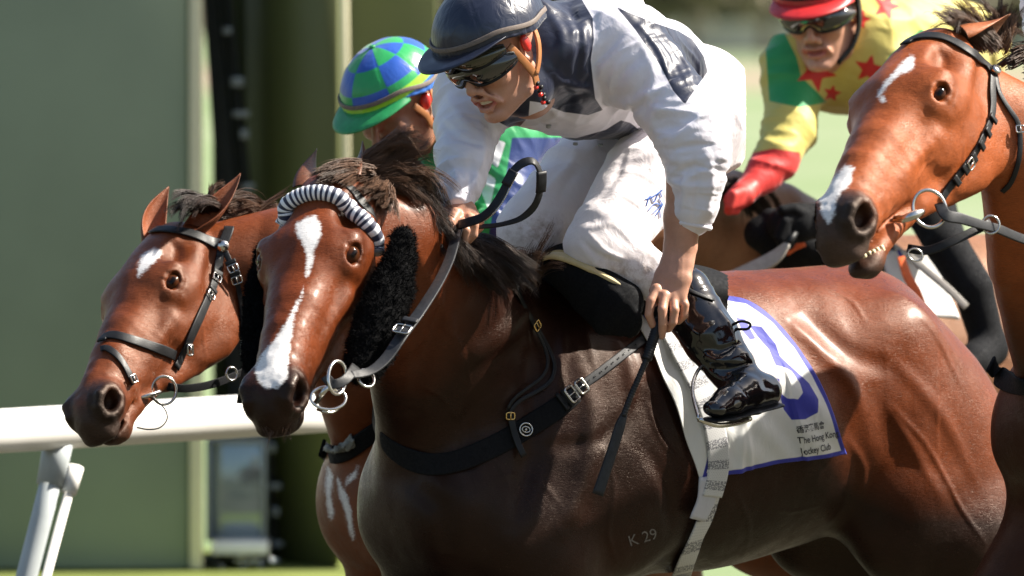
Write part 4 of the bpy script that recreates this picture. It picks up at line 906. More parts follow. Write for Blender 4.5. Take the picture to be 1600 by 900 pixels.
# mane, forelock, withers tuft
hair('mane', [PP(a, b, c, d) for a, b, c, d in [
    ((598, 268, -.56), (640, 262, -.52), (676, 290, -.50), (700, 330, -.50)), ((612, 285, -.56), (650, 300, -.56), (684, 340, -.56), (700, 390, -.56)),
    ((625, 300, -.53), (660, 330, -.56), (692, 375, -.58), (718, 420, -.56)), ((645, 320, -.47), (680, 345, -.50), (715, 390, -.52), (748, 440, -.50)),
    ((670, 345, -.40), (705, 370, -.45), (745, 400, -.46), (785, 450, -.44)), ((690, 360, -.36), (735, 378, -.42), (775, 405, -.44), (812, 448, -.42)),
    ((715, 375, -.30), (755, 380, -.36), (795, 405, -.38), (832, 440, -.36)), ((740, 390, -.24), (780, 392, -.30), (815, 410, -.32), (842, 440, -.30))]], 3800, M['mane'], bay, .0007, .011, 14, .010, seed=2, kind='stuff')
hair('mane', [PP((700, 380, -.40), (740, 400, -.46), (775, 430, -.46), (800, 465, -.45)), PP((720, 385, -.38), (760, 410, -.43), (798, 440, -.43), (825, 462, -.42)), PP((735, 388, -.36), (775, 405, -.40), (812, 428, -.40), (838, 448, -.40))], 900, M['mane'], bay, .0009, .014, 12, .006, seed=12, kind='stuff')
def px_guides(F, lines, off0=.006, off1=.018, n=10):
    out = []
    for ln in lines:
        q = cr(np.array(ln, float), n); X, nn = F.hit(q, .004); X = smooth(X, 2); nn = nrm(smooth(nn, 3)); out.append(X + nn * np.linspace(off0, off1, n)[:, None])
    return out
hair('forelock', px_guides(FM_clean, [[(575, 268), (545, 264), (515, 272), (492, 288)], [(580, 274), (548, 272), (518, 282), (500, 296)], [(586, 276), (560, 276), (530, 284), (512, 298)], [(592, 280), (570, 282), (545, 290), (526, 302)], [(598, 284), (584, 290), (566, 300), (550, 310)], [(602, 290), (596, 300), (586, 312), (576, 322)], [(606, 296), (606, 310), (602, 324), (598, 338)]]), 2600, M['mane_brown'], bay, .0009, .007, 12, .004, seed=4, kind='stuff', lenvar=.2)
hair('mane', [PP(*g) for g in [  # flying wisps above the poll
    ((560, 262, -.64), (590, 236, -.62), (625, 222, -.60), (660, 226, -.58)), ((575, 262, -.62), (612, 244, -.60), (650, 246, -.58), (680, 270, -.56)), ((590, 268, -.60), (622, 238, -.58), (640, 208, -.56), (652, 186, -.54)),
    ((598, 275, -.60), (640, 262, -.58), (668, 270, -.56), (690, 300, -.55)), ((600, 280, -.60), (640, 290, -.58), (668, 316, -.56), (684, 352, -.56)), ((585, 265, -.62), (605, 236, -.60), (632, 224, -.58), (672, 236, -.56)),
    ((606, 285, -.60), (645, 302, -.60), (660, 330, -.60), (690, 372, -.58)), ((560, 258, -.64), (580, 240, -.62), (600, 226, -.60), (634, 222, -.58))]], 2000, M['mane_brown'], bay, .0006, .009, 16, .026, seed=6, kind='stuff', frizz=.003, lenvar=.5)
hair('withers_tuft', [PP(*g) for g in [((800, 420, -.26), (812, 396, -.27), (822, 380, -.28)), ((815, 425, -.24), (832, 400, -.25), (850, 386, -.26)), ((805, 425, -.25), (830, 398, -.27), (868, 378, -.28)), ((825, 432, -.22), (840, 412, -.24), (846, 396, -.26)), ((812, 430, -.22), (822, 408, -.25), (808, 388, -.26))]], 420, M['mane_brown'], bay, .0008, .014, 10, .02, seed=8, kind='stuff', frizz=.004, lenvar=.5)
wq, wn_ = FM_clean.hit([(425, 668), (440, 674), (456, 674), (470, 668)], -.002)
hair('chin_whiskers', [np.array([wq[k], wq[k] + np.array([0, -.006, -.012]), wq[k] + np.array([.002 * k - .003, -.010, -.026])]) for k in range(4)], 44, M['mane_brown'], bay, .0004, .006, 6, .004, seed=9, kind='stuff')
# freeze brand
def text_on(name, txt, px0, py0, hpx, ang, F, mt, parent, off=.002, shear=0.0, font_ext=.0006, sx=1.0, bold=0.0):
    cu = bpy.data.curves.new(name, 'FONT'); cu.body = txt; cu.size = 1.0; cu.extrude = 0.0; cu.offset = bold; cu.resolution_u = 4
    ob = bpy.data.objects.new(name, cu); COL.objects.link(ob); dg = bpy.context.evaluated_depsgraph_get(); dg.update(); me = bpy.data.meshes.new_from_object(ob.evaluated_get(dg)); bpy.data.objects.remove(ob)
    import bmesh
    bm = bmesh.new(); bm.from_mesh(me); bmesh.ops.triangulate(bm, faces=bm.faces[:]); 
    for _ in range(2): bmesh.ops.subdivide_edges(bm, edges=[e for e in bm.edges if e.calc_length() > .16], cuts=1)
    bmesh.ops.triangulate(bm, faces=bm.faces[:]); bm.to_mesh(me); bm.free()
    v = verts(me); ca, sa = math.cos(ang), math.sin(ang); x = v[:, 0] * hpx * 1.35 * sx + v[:, 1] * shear * hpx; y = v[:, 1] * hpx * 1.35
    q = np.stack([px0 + ca * x + sa * y, py0 - (sa * x * -1) * -1 - ca * y * 1.0], -1); q[:, 1] = py0 + (-sa * x) - ca * y; q[:, 0] = px0 + ca * x - sa * y
    X, n = F(q, off); me.vertices.foreach_set('co', np.asarray(X, np.float32).ravel()); me.update(); return link(name, me, mt, parent)
M['brand'] = simple('white_brand_hair', (.14, .125, .115), .6, var=.5, scale=400)
text_on('freeze_brand', 'K 29', 984, 854, 18, .28, lambda q, o: FM.hit(q, o), M['brand'], bay, .0006)
# ------------------------------------------------------------------ saddle cloth
M['scloth'] = cloth_mat('saddle_cloth', .6, (.74, .74, .72), (.045, .05, .36), wave=.25, weave=1200, spec=.3, sheen=.1, extra=[('m2', (.72, .72, .68))])
def coons(bot, top, left, right, nu, nv):
    """patch between four pixel curves"""
    b, t = cr(np.array(bot, float), nu), cr(np.array(top, float), nu); l, r = cr(np.array(left, float), nv), cr(np.array(right, float), nv)
    u = np.linspace(0, 1, nu)[None, :, None]; v = np.linspace(0, 1, nv)[:, None, None]
    return ((1 - v) * b[None] + v * t[None] + (1 - u) * l[:, None] + u * r[:, None] - ((1 - u) * (1 - v) * b[0] + u * (1 - v) * b[-1] + (1 - u) * v * t[0] + u * v * t[-1]))
def cloth_patch(name, F, grid, off, mt, parent, th=.003, wr=None, paint=None, offf=None):
    nv, nu = grid.shape[:2]; q = grid.reshape(-1, 2); X, n = F.hit(q, off)
    X = X.reshape(nv, nu, 3)
    for _ in range(4): X[1:-1, 1:-1] = (X[:-2, 1:-1] + X[2:, 1:-1] + X[1:-1, :-2] + X[1:-1, 2:] + 4 * X[1:-1, 1:-1]) / 8
    n = n.reshape(nv, nu, 3)
    for _ in range(4): n[1:-1, 1:-1] = (n[:-2, 1:-1] + n[2:, 1:-1] + n[1:-1, :-2] + n[1:-1, 2:] + 4 * n[1:-1, 1:-1]) / 8
    n = nrm(n); X = X.reshape(-1, 3); n = n.reshape(-1, 3)
    if wr is not None: X = X + n * wr(q, X)[:, None]
    V = np.vstack([X, X - n * th]); N0 = len(X); Q = []
    j, i = np.meshgrid(np.arange(nv - 1), np.arange(nu - 1), indexing='ij'); a = (j * nu + i).ravel(); F1 = np.stack([a, a + 1, a + nu + 1, a + nu], -1)
    ed = list(range(0, nu)) + [nu * k + nu - 1 for k in range(1, nv)] + [nu * (nv - 1) + k for k in range(nu - 2, -1, -1)] + [nu * k for k in range(nv - 2, 0, -1)]
    ed = np.array(ed); e2 = np.roll(ed, -1); side = np.stack([ed, ed + N0, e2 + N0, e2], -1)
    nf = np.cross(X[F1[0][1]] - X[F1[0][0]], X[F1[0][3]] - X[F1[0][0]]) @ n[0]
    if nf < 0: F1 = F1[:, ::-1]; side = side[:, ::-1]
    me = mesh_np(name, V, np.vstack([F1, F1[:, ::-1] + N0, side])); 
    if paint:
        for k_, fn in paint.items(): a = fn(q); vattr(me, k_, np.concatenate([a, a]))
    o = link(name, me, mt, parent); return o, X, n
sc = thing('saddle_cloth', 'white saddle cloth with blue edging and a large blue numeral', 'saddle cloth', P(1180, 600, -.2))
FS = Field().merge(FM_clean)
NUM = [[(1171, 507), (1190, 510), (1213, 536), (1220, 555), (1240, 577), (1262, 600), (1274, 625), (1273, 645), (1255, 655), (1236, 656), (1224, 640), (1218, 612), (1230, 622), (1243, 625), (1250, 615), (1247, 600), (1236, 580), (1222, 572), (1213, 571), (1210, 565), (1203, 545), (1185, 525)], [(1150, 495), (1165, 498), (1182, 528), (1172, 531), (1158, 515)], [(1211, 590), (1218, 592), (1221, 612), (1214, 604)]]
EDGE_BOT = [(1098, 748), (1140, 741), (1190, 731), (1235, 722), (1258, 719), (1290, 715), (1322, 709)]
EDGE_R = [(1322, 709), (1306, 670), (1292, 630), (1272, 585), (1246, 540), (1212, 500), (1168, 470), (1118, 457)]
def wr_main(q, X):
    x, y = q[:, 0], q[:, 1]; o = vnoise(np.stack([x / 60, y / 90, x * 0], -1), 1) * .004
    o += .006 * np.exp(-((x - 1158 + (y - 700) * .05) / 7) ** 2) * (y > 640) + .004 * np.exp(-((x - 1170 - (y - 700) * .1) / 5) ** 2) * (y > 650)
    o += .008 * np.clip((x - (1238 + (y - 640) * .22)) / 3, 0, 1) * np.clip((y - 560) / 60, 0, 1)   # the overlapping hem by the lettering
    o += .004 * np.sin((x + y * .25) / 16) * np.clip((y - 640) / 90, 0, 1) + .0015 * np.sin((x - y) / 9)
    return o
def edge_d(q):
    d = np.maximum(sd_line(q, EDGE_BOT, 6.5), sd_line(q, EDGE_R, 6.0)); return np.maximum(d, sd_line(q, [(1256, 724), (1247, 690), (1240, 655)], 0.2) - 1)
def main_m1(q):
    d = edge_d(q)
    for p in NUM: d = np.maximum(d, sd_poly(q, p))
    return d.clip(-8, 8)
g = coons(EDGE_BOT, [(1060, 470), (1085, 462), (1112, 457), (1118, 457)], [(1098, 748), (1088, 700), (1080, 640), (1066, 560), (1060, 470)], EDGE_R, 150, 190)
cl, CX, CN = cloth_patch('cloth', FS, g, .010, M['scloth'], sc, .003, wr_main, {'m1': main_m1, 'm2': lambda q: np.full(len(q), -9.)})
M['ink'] = simple('black_print', (.02, .02, .03), .6)
CQ = g.reshape(-1, 2)
def cloth_lin(q, k):
    nv, nu = g.shape[:2]; j = np.clip(k // nu, 1, nv - 2); i = np.clip(k % nu, 1, nu - 2); G = g; XX = CX.reshape(nv, nu, 3)
    gu = (G[j, i + 1] - G[j, i - 1]) / 2; gv = (G[j + 1, i] - G[j - 1, i]) / 2; r = q - G[j, i]; det = gu[:, 0] * gv[:, 1] - gu[:, 1] * gv[:, 0]
    a = (r[:, 0] * gv[:, 1] - r[:, 1] * gv[:, 0]) / det; b = (gu[:, 0] * r[:, 1] - gu[:, 1] * r[:, 0]) / det
    return XX[j, i] + (XX[j, i + 1] - XX[j, i - 1]) / 2 * a[:, None] + (XX[j + 1, i] - XX[j - 1, i]) / 2 * b[:, None]
def on_cloth(q, off):
    out = np.zeros((len(q), 3)); nn = np.zeros((len(q), 3))
    for i in range(0, len(q), 400):
        d = ((q[i:i + 400, None] - CQ[None]) ** 2).sum(2); k = np.argpartition(d, 4, axis=1)[:, :4]; dd = np.take_along_axis(d, k, 1); w = 1 / (dd + .5); w /= w.sum(1, keepdims=True)
        out[i:i + 400] = cloth_lin(q[i:i + 400], d.argmin(1)); nn[i:i + 400] = nrm((CN[k] * w[..., None]).sum(1))
    return out + nn * off, nn
for txt, x, y, h in (('\u9999\u6e2f\u8cfd\u99ac\u6703', 1244, 676, 14), ('The Hong Kong', 1247, 693, 16), ('Jockey Club', 1252, 710, 16)):
    text_on('lettering', txt, x, y, h * .66, .20, on_cloth, M['ink'], cl, .0012, 0, sx=.66, bold=.012)
# front flap of the cloth
FL_L = [(986, 474), (998, 500), (1018, 545), (1042, 600), (1062, 650), (1080, 705), (1092, 748)]
FL_R = [(998, 470), (1022, 505), (1054, 530), (1082, 562), (1096, 610), (1106, 655), (1113, 700), (1100, 748)]
g2 = coons([(1092, 748), (1096, 749), (1100, 748)], [(986, 474), (992, 471), (998, 470)], FL_L[::-1], FL_R[::-1], 50, 130)
def m1f(q): return np.maximum(sd_line(q, FL_R, 5), np.maximum(sd_line(q, [(1000, 540), (1030, 536), (1062, 560), (1084, 600), (1092, 640)], -3), sd_line(q, FL_L[:2], 2))).clip(-8, 8)
cloth_patch('front_flap', FS, g2, .016, M['scloth'], sc, .003, lambda q, X: .004 * np.sin(q[:, 0] / 9 + q[:, 1] / 40) + vnoise(np.stack([q[:, 0] / 25, q[:, 1] / 60, q[:, 0] * 0], -1), 1) * .004, {'m1': m1f, 'm2': lambda q: np.full(len(q), -9.)})
# girth: elastic web with a dark woven pattern
gi = thing('girth', 'white elastic girth web with dark woven blocks hanging below the saddle', 'girth', P(1100, 760, -.3))
m, nt, b = mat('girth_web'); ck = N(nt, 'ShaderNodeTexBrick'); tcg = attr(nt, 'guv', 'Color'); nt.links.new(tcg, ck.inputs['Vector'])
ck.inputs['Scale'].default_value = 1.0; ck.inputs['Color1'].default_value = (.30, .30, .31, 1); ck.inputs['Color2'].default_value = (.40, .40, .41, 1); ck.inputs['Mortar'].default_value = (.62, .62, .62, 1); ck.inputs['Mortar Size'].default_value = .035; ck.inputs['Brick Width'].default_value = .12; ck.inputs['Row Height'].default_value = .08
ck2 = N(nt, 'ShaderNodeTexWave'); ck2.inputs['Scale'].default_value = .32; nt.links.new(tcg, ck2.inputs['Vector']); ck2.bands_direction = 'Y'
fz = N(nt, 'ShaderNodeTexNoise'); nt.links.new(tcg, fz.inputs['Vector']); fz.inputs['Scale'].default_value = 14
f = math_(nt, 'MULTIPLY', mrange(nt, ck2.outputs[0], .55, .62), mrange(nt, fz.outputs[0], .45, .5)); nt.links.new(mix(nt, f, ck.outputs[0], (.20, .20, .22)), b.inputs['Base Color']); b.inputs['Roughness'].default_value = .6; bump(nt, b, ck.outputs['Fac'], .4, .001); M['girth'] = m
def girth_strap(pts, w, off, nm):
    X, n = on_px(FS, pts, off, 70); X = smooth(X, 8); n = nrm(smooth(n, 8)); V, Q = strap_arr(X, n, w, .005, 90); me = mesh_np(nm, V, q2t(Q)); k = 11; r = np.repeat(np.arange(90) / 10.0, k); s_ = np.tile(np.array([-1, -.93, -.8, 0, .8, .93, 1, 1, .9, -.9, -1]) * .5, 90)
    uv = np.stack([np.append(s_, [0, 0]), np.append(r, [0, 0]), np.zeros(len(r) + 2)], -1)[:len(me.vertices)]; vattr(me, 'guv', uv); return link(nm, me, M['girth'], gi)
girth_strap([(1040, 500), (1066, 550), (1092, 600), (1112, 650), (1122, 700), (1122, 740), (1113, 776)], .052, .026, 'web')
girth_strap([(1113, 770), (1102, 810), (1084, 850), (1066, 896), (1056, 930)], .044, .012, 'web')
X, n = on_px(FS, [(1108, 745), (1104, 780), (1090, 812)], .022, 12); strap('web_end', X, n, [.05, .05, .03][0], M['scloth'], gi, .006)
# saddle: black flap, tan cantle roll
sdl = thing('saddle', 'small black racing saddle with a pale padded edge at the withers', 'saddle', P(900, 440, -.1))
FSd = Field()
FSd.loft(PP((850, 412, -.20), (890, 425, -.22), (935, 447, -.25), (975, 474, -.27)), [.020, .036, .048, .050], [.020, .030, .035, .035], nrm(np.array([.3, -.5, .8])), .02)
FSd.loft(PP((870, 425, -.22), (915, 458, -.26), (950, 490, -.29), (988, 508, -.30)), [.020, .045, .050, .030], [.012, .012, .012, .010], nrm(np.array([.4, -.35, .85])), .03)
FSd.loft(PP((930, 430, -.05), (1000, 450, .03), (1060, 455, .10)), [.07, .07, .06], [.16, .18, .16], np.array([0, 0, 1.]), .03)
body('saddle_flap', FSd, P(820, 560, -.5), P(1120, 360, .35), .006, M['web'], sdl)
M['padtan'] = simple('cream_pad', (.62, .50, .26), .55, var=.1, scale=60); M['padgold'] = simple('gold_edge', (.50, .33, .08), .5)
q = cr(PP((846, 404, -.22), (868, 399, -.24), (900, 408, -.26), (935, 424, -.28), (965, 440, -.29), (983, 452, -.29)), 50)
strap('pad_edge', q, nrm(np.array([.15, -.35, .9])), .030, M['padtan'], sdl, .010)
strap('lining', q + np.array([.004, .03, .004]), nrm(np.array([.15, -.35, .9])), .03, M['padgold'], sdl, .008)
# ================================================================== riders
def face_ops(F, fr, grim=True, neck_to=None):
    """human head; X forward, Y to its left, Z up, origin between the ears"""
    s = fr.s
    def e(c, r, k=.02, sub=False, rx=0, ry=0, rz=0): F.ell(fr.p(c), np.asarray(r) * s, fr.rot(rx, ry, rz), k * s, sub)
    def l(pts, h, k=.015, sub=False): F.loft([fr.p(q) for q in pts], np.asarray(h) * s, None, None, k * s, sub)
    e((-.012, 0, .045), (.098, .076, .092), .02); e((.035, 0, -.030), (.052, .060, .080), .03); e((.055, 0, -.070), (.032, .040, .042), .02)
    l([(-.005, .060, -.045), (.020, .052, -.085), (.075, .018, -.108)], [.016, .015, .013]); l([(-.005, -.060, -.045), (.020, -.052, -.085), (.075, -.018, -.108)], [.016, .015, .013])
    e((.084, 0, -.106), (.016, .020, .015), .012)
    l([(.088, 0, .018), (.100, 0, -.005), (.114, 0, -.028)], [.008, .008, .0095], .01); e((.112, 0, -.032), (.0105, .010, .009), .006)
    for g in (1, -1):
        e((.066, .042 * g, -.022), (.022, .022, .018), .02); l([(.082, .045 * g, .026), (.092, .022 * g, .024), (.092, .006 * g, .018)], [.007, .008, .007], .012)
        e((.092, .030 * g, .004), (.012, .014, .010), .01, sub=True); e((.104, .013 * g, -.036), (.010, .008, .008), .006)
        e((.108, .008 * g, -.043), (.005, .0035, .003), .003, sub=True)
        l([(.100, .016 * g, -.045), (.092, .030 * g, -.060), (.082, .036 * g, -.078)], [.003, .0025, .002], .012)      # cheek fold
        e((-.002, .078 * g, -.005), (.018, .009, .030), .008, rz=.3 * g); e((.004, .086 * g, 0), (.009, .005, .018), .005, sub=True)
    op = .006 if grim else .001
    l([(.086, .030, -.068), (.100, .012, -.060 + op / 3), (.1025, 0, -.062 + op / 3), (.100, -.012, -.060 + op / 3), (.086, -.030, -.068)], [.003, .0042, .0040, .0042, .003], .007)
    l([(.086, .030, -.070), (.096, .012, -.078 - op), (.097, 0, -.079 - op), (.096, -.012, -.078 - op), (.086, -.030, -.070)], [.003, .0048, .0050, .0048, .003], .007)
    l([(.092, .024, -.069), (.103, .010, -.069), (.104, 0, -.069), (.103, -.010, -.069), (.092, -.024, -.069)], [.002, .0035 + op * .5, .0035 + op * .5, .0035 + op * .5, .002], .003, sub=True)
def teeth(fr, parent):
    q = cr(np.array([fr.p(p) for p in [(.078, .024, -.069), (.092, .011, -.067), (.0955, 0, -.067), (.092, -.011, -.067), (.078, -.024, -.069)]]), 50)
    V, Q = strap_arr(q, nrm(q - fr.p((.05, 0, -.068))), .010, .003, 50); link('teeth', mesh_np('teeth', V, q2t(Q)), M['tooth_w'], parent)
M['tooth_w'] = simple('pale_teeth', (.66, .60, .48), .25)
def lipf(fr): return lambda X: (lambda L: (np.exp(-((L[:, 2] + .0705) / .0095) ** 2) * (np.abs(L[:, 1]) < .030) * (L[:, 0] > .086)))(fr.loc(X)).clip(0, 1)
def dome(fr, c, r, rim, n=72, m=30, pw=1.0, wr=None):
    """helmet shell: rim(angle) gives the polar angle at which it stops"""
    V = []; th = np.linspace(0, 2 * PI, n, endpoint=False)
    for i in range(m):
        for t in th:
            ph = (i / (m - 1)) * rim(t) + 1e-3; d = np.array([math.sin(ph) * math.cos(t), math.sin(ph) * math.sin(t), math.cos(ph)])
            p = np.asarray(c) + d * np.asarray(r) * (1 + (wr(t, ph, rim(t)) if wr else 0)); V.append(fr.p(p))
    i = np.repeat(np.arange(m - 1), n); j = np.tile(np.arange(n), m - 1); j2 = (j + 1) % n
    return np.array(V), np.stack([i * n + j, (i + 1) * n + j, (i + 1) * n + j2, i * n + j2], -1), th
def helmet(parent_label, fr, mt_cover, mt_peak, peak_len=.062, seg_paint=None, group=None, band=None, lift=0.0, pk=0.0, size=1.0):
    lab = parent_label; t = thing('riding_helmet', lab, 'helmet', fr.p((0, 0, .1)), group)
    ss = lambda x: (lambda t: t * t * (3 - 2 * t))(min(1, max(0, x)))
    rim = lambda a: (lambda w: 1.47 + .26 * ss((w - .9) / .9) + .18 * ss((w - 1.9) / .9))(abs(((a + PI) % (2 * PI)) - PI))
    rr = np.array([.134, .112, .112]) * size; cc = np.array([-.004, 0, .045 + lift])
    seg = 8
    def wr(a, ph, rm):
        k = abs(math.sin(a * seg / 2 + .2)); v = -.006 * math.exp(-(k / .10) ** 2) * min(1, ph * 2)
        v += .012 * math.sin(a * 46 + math.sin(a * 7) * 2) * max(0, (ph / rm - .80) / .2) ** 1.2 * .6 + .003 * math.sin(ph * 14 + a * 3) * math.sin(a * 5 + 1) + .004 * math.sin(a * 9 + ph * 3) * ph / rm
        return v
    V, Q, th = dome(fr, cc, rr, rim, 144, 44, wr=wr); me = mesh_np('cover', V, Q); L = fr.loc(V) - cc
    ang = np.arctan2(L[:, 1], L[:, 0]); pol = np.arccos(np.clip(nrm(L / rr)[:, 2], -1, 1))
    if seg_paint: 
        for k_, v_ in seg_paint(ang, pol).items(): vattr(me, k_, v_)
    else: vattr(me, 'm1', np.full(len(V), -9.))
    o = link('cover', me, mt_cover, t); md = o.modifiers.new('thick', 'SOLIDIFY'); md.thickness = .004; md.offset = -1
    # elastic band round the cover
    def rimpt(a, up=0.0, out=1.0):
        ph = rim(a) - up; d = np.array([math.sin(ph) * math.cos(a), math.sin(ph) * math.sin(a), math.cos(ph)]); return fr.p(cc + d * rr * out)
    bp = [rimpt(a, .17, 1.02) for a in np.linspace(0, 2 * PI, 72, endpoint=False)] ; bp.append(bp[0]); nn = nrm(np.array(bp) - fr.p(cc)); V, Q = strap_arr(np.array(bp), nn, .010 * size, .004, 140); link('elastic_band', mesh_np('elastic_band', V, q2t(Q)), band or M['band'], t)
    tube('button', [fr.p(cc + np.array([0, 0, rr[2]])), fr.p(cc + np.array([0, 0, rr[2] + .004]))], [.009, .006], mt_peak, t)
    # peak
    A = np.linspace(-1.12, 1.12, 41); Vp = []
    for lay in (0, 1):
        for i, a in enumerate(A):
            base = cc + np.array([math.sin(rim(a)) * math.cos(a), math.sin(rim(a)) * math.sin(a), math.cos(rim(a))]) * rr * .99; w = peak_len * max(0, math.cos(a * 1.38)) ** .75
            for k in range(7):
                f = k / 6.0; p = base + np.array([math.cos(a * .8), math.sin(a * .8) * .55, 0]) * w * f + np.array([0, 0, -.014 * f * f * (w / peak_len) + .020 * (1 - math.cos(a)) * -.9 * f + pk * f - (.003 if lay else 0) + .004])
                Vp.append(fr.p(p))
    Vp = np.array(Vp); n = 41; Q = []
    for i in range(n - 1):
        for k in range(6): a0 = i * 7 + k; Q.append([a0, a0 + 1, a0 + 8, a0 + 7]); b0 = a0 + n * 7; Q.append([b0, b0 + 7, b0 + 8, b0 + 1])
        Q.append([i * 7 + 6, n * 7 + i * 7 + 6, n * 7 + i * 7 + 13, i * 7 + 13])
    me = mesh_np('peak', Vp, np.array(Q)); vattr(me, 'm1', np.full(len(Vp), -9.)); link('peak', me, mt_peak, t)
    return t, cc, rr, rim
def lens(parent, fr, z, h, w, x, nm='lens', mt='lens', tilt=0.0):
    """curved visor strip round the front of the face"""
    nu, nv = 40, 12; V = []
    for lay in (0, 1):
        for i in range(nu):
            a = (i / (nu - 1) * 2 - 1) * w; hh = h * (1 - .62 * abs(a / w) ** 3) * (1 - .22 * math.exp(-(a / .22) ** 2) * 1)
            for k in range(nv):
                v = k / (nv - 1) * 2 - 1; bul = .010 * (1 - v * v) - (.002 * lay); zz = z + v * hh + (.004 if v < 0 and abs(a) < .3 else 0) * 0 + tilt * abs(a)
                if v < 0: zz += h * .45 * math.exp(-(a / .16) ** 2) * -v
                V.append(fr.p((x * math.cos(a) + bul * math.cos(a) + .012, .082 * math.sin(a) * 1.12 + bul * math.sin(a), zz)))
    V = np.array(V); Q = []; N0 = nu * nv
    for i in range(nu - 1):
        for k in range(nv - 1): a0 = i * nv + k; Q.append([a0, a0 + nv, a0 + nv + 1, a0 + 1]); b0 = a0 + N0; Q.append([b0, b0 + 1, b0 + nv + 1, b0 + nv])
        for k in (0, nv - 1): Q.append([i * nv + k, i * nv + k + N0, (i + 1) * nv + k + N0, (i + 1) * nv + k])
    o = link(nm, mesh_np(nm, V, np.array(Q)), M[mt], parent)
    ed = [V[i * nv] for i in range(nu)] + [V[i * nv + nv - 1] for i in range(nu - 1, -1, -1)]; tube('frame', ed, .0032, M['leather'], o, 6, True); return o
m, nt, b = mat('dark_visor'); b.inputs['Base Color'].default_value = (.008, .009, .010, 1); b.inputs['Roughness'].default_value = .03; b.inputs['Coat Weight'].default_value = 1; b.inputs['Specular IOR Level'].default_value = .8; M['lens'] = m
m, nt, b = mat('smoked_visor'); b.inputs['Base Color'].default_value = (.05, .048, .03, 1); b.inputs['Roughness'].default_value = .06; b.inputs['Metallic'].default_value = .4; b.inputs['Coat Weight'].default_value = 1; M['lens2'] = m
M['band'] = simple('brown_elastic', (.16, .125, .105), .6, var=.15, scale=200)
M['navy'] = cloth_mat('navy_satin', .30, (.008, .013, .034), (.8, .8, .83), wave=.35, spec=.6)
M['navy_peak'] = simple('navy_peak', (.010, .014, .030), .35, bmp=.1)
M['tanleather'] = simple('tan_leather', (.42, .17, .06), .45, var=.15, scale=60)
M['redplastic'] = simple('red_plastic', (.62, .04, .03), .25, var=.1)
M['silk'] = cloth_mat('white_and_navy_satin', .40, (.82, .80, .87), (.012, .017, .040), wave=.22, spec=.5, sheen=.2)
M['breech'] = cloth_mat('white_breeches', .62, (.85, .80, .82), (.03, .12, .45), wave=.35, spec=.3, sheen=.15, dirt=1)
def fold_noise(F, lo, hi, ax, amp, s_along, s_across, seed=0.0):
    """creases running round a limb whose axis is ax"""
    ax = nrm(ax); a = nrm(np.cross(ax, [.3, .8, .52])); b_ = np.cross(ax, a); Mx = np.array([ax * s_along, a * s_across, b_ * s_across], np.float32)
    def fn(X, d):
        q = X @ Mx.T; w = vnoise(q, 1.0, seed); n = vnoise(q + w[:, None] * .5, 1.0, seed + 7); r = 1 - 2.4 * np.abs(n); return d - amp * 1.15 * r * (1 - np.abs(w) * .4)
    F.mod(lo, hi, fn)
    def fn2(X, d):
        q = X @ (Mx * 2.1).T; w = vnoise(q, 1.0, seed + 3); r = 1 - 2.2 * np.abs(vnoise(q + w[:, None] * .6, 1.0, seed + 11)); return d - amp * .32 * r * (w > -.9)
    F.mod(lo, hi, fn2)
def digit(F, pts, r0, r1, k=.004): 
    n = len(pts); F.loft(PP(*pts), np.linspace(r0, r1, n), None, None, k, kk=.002)
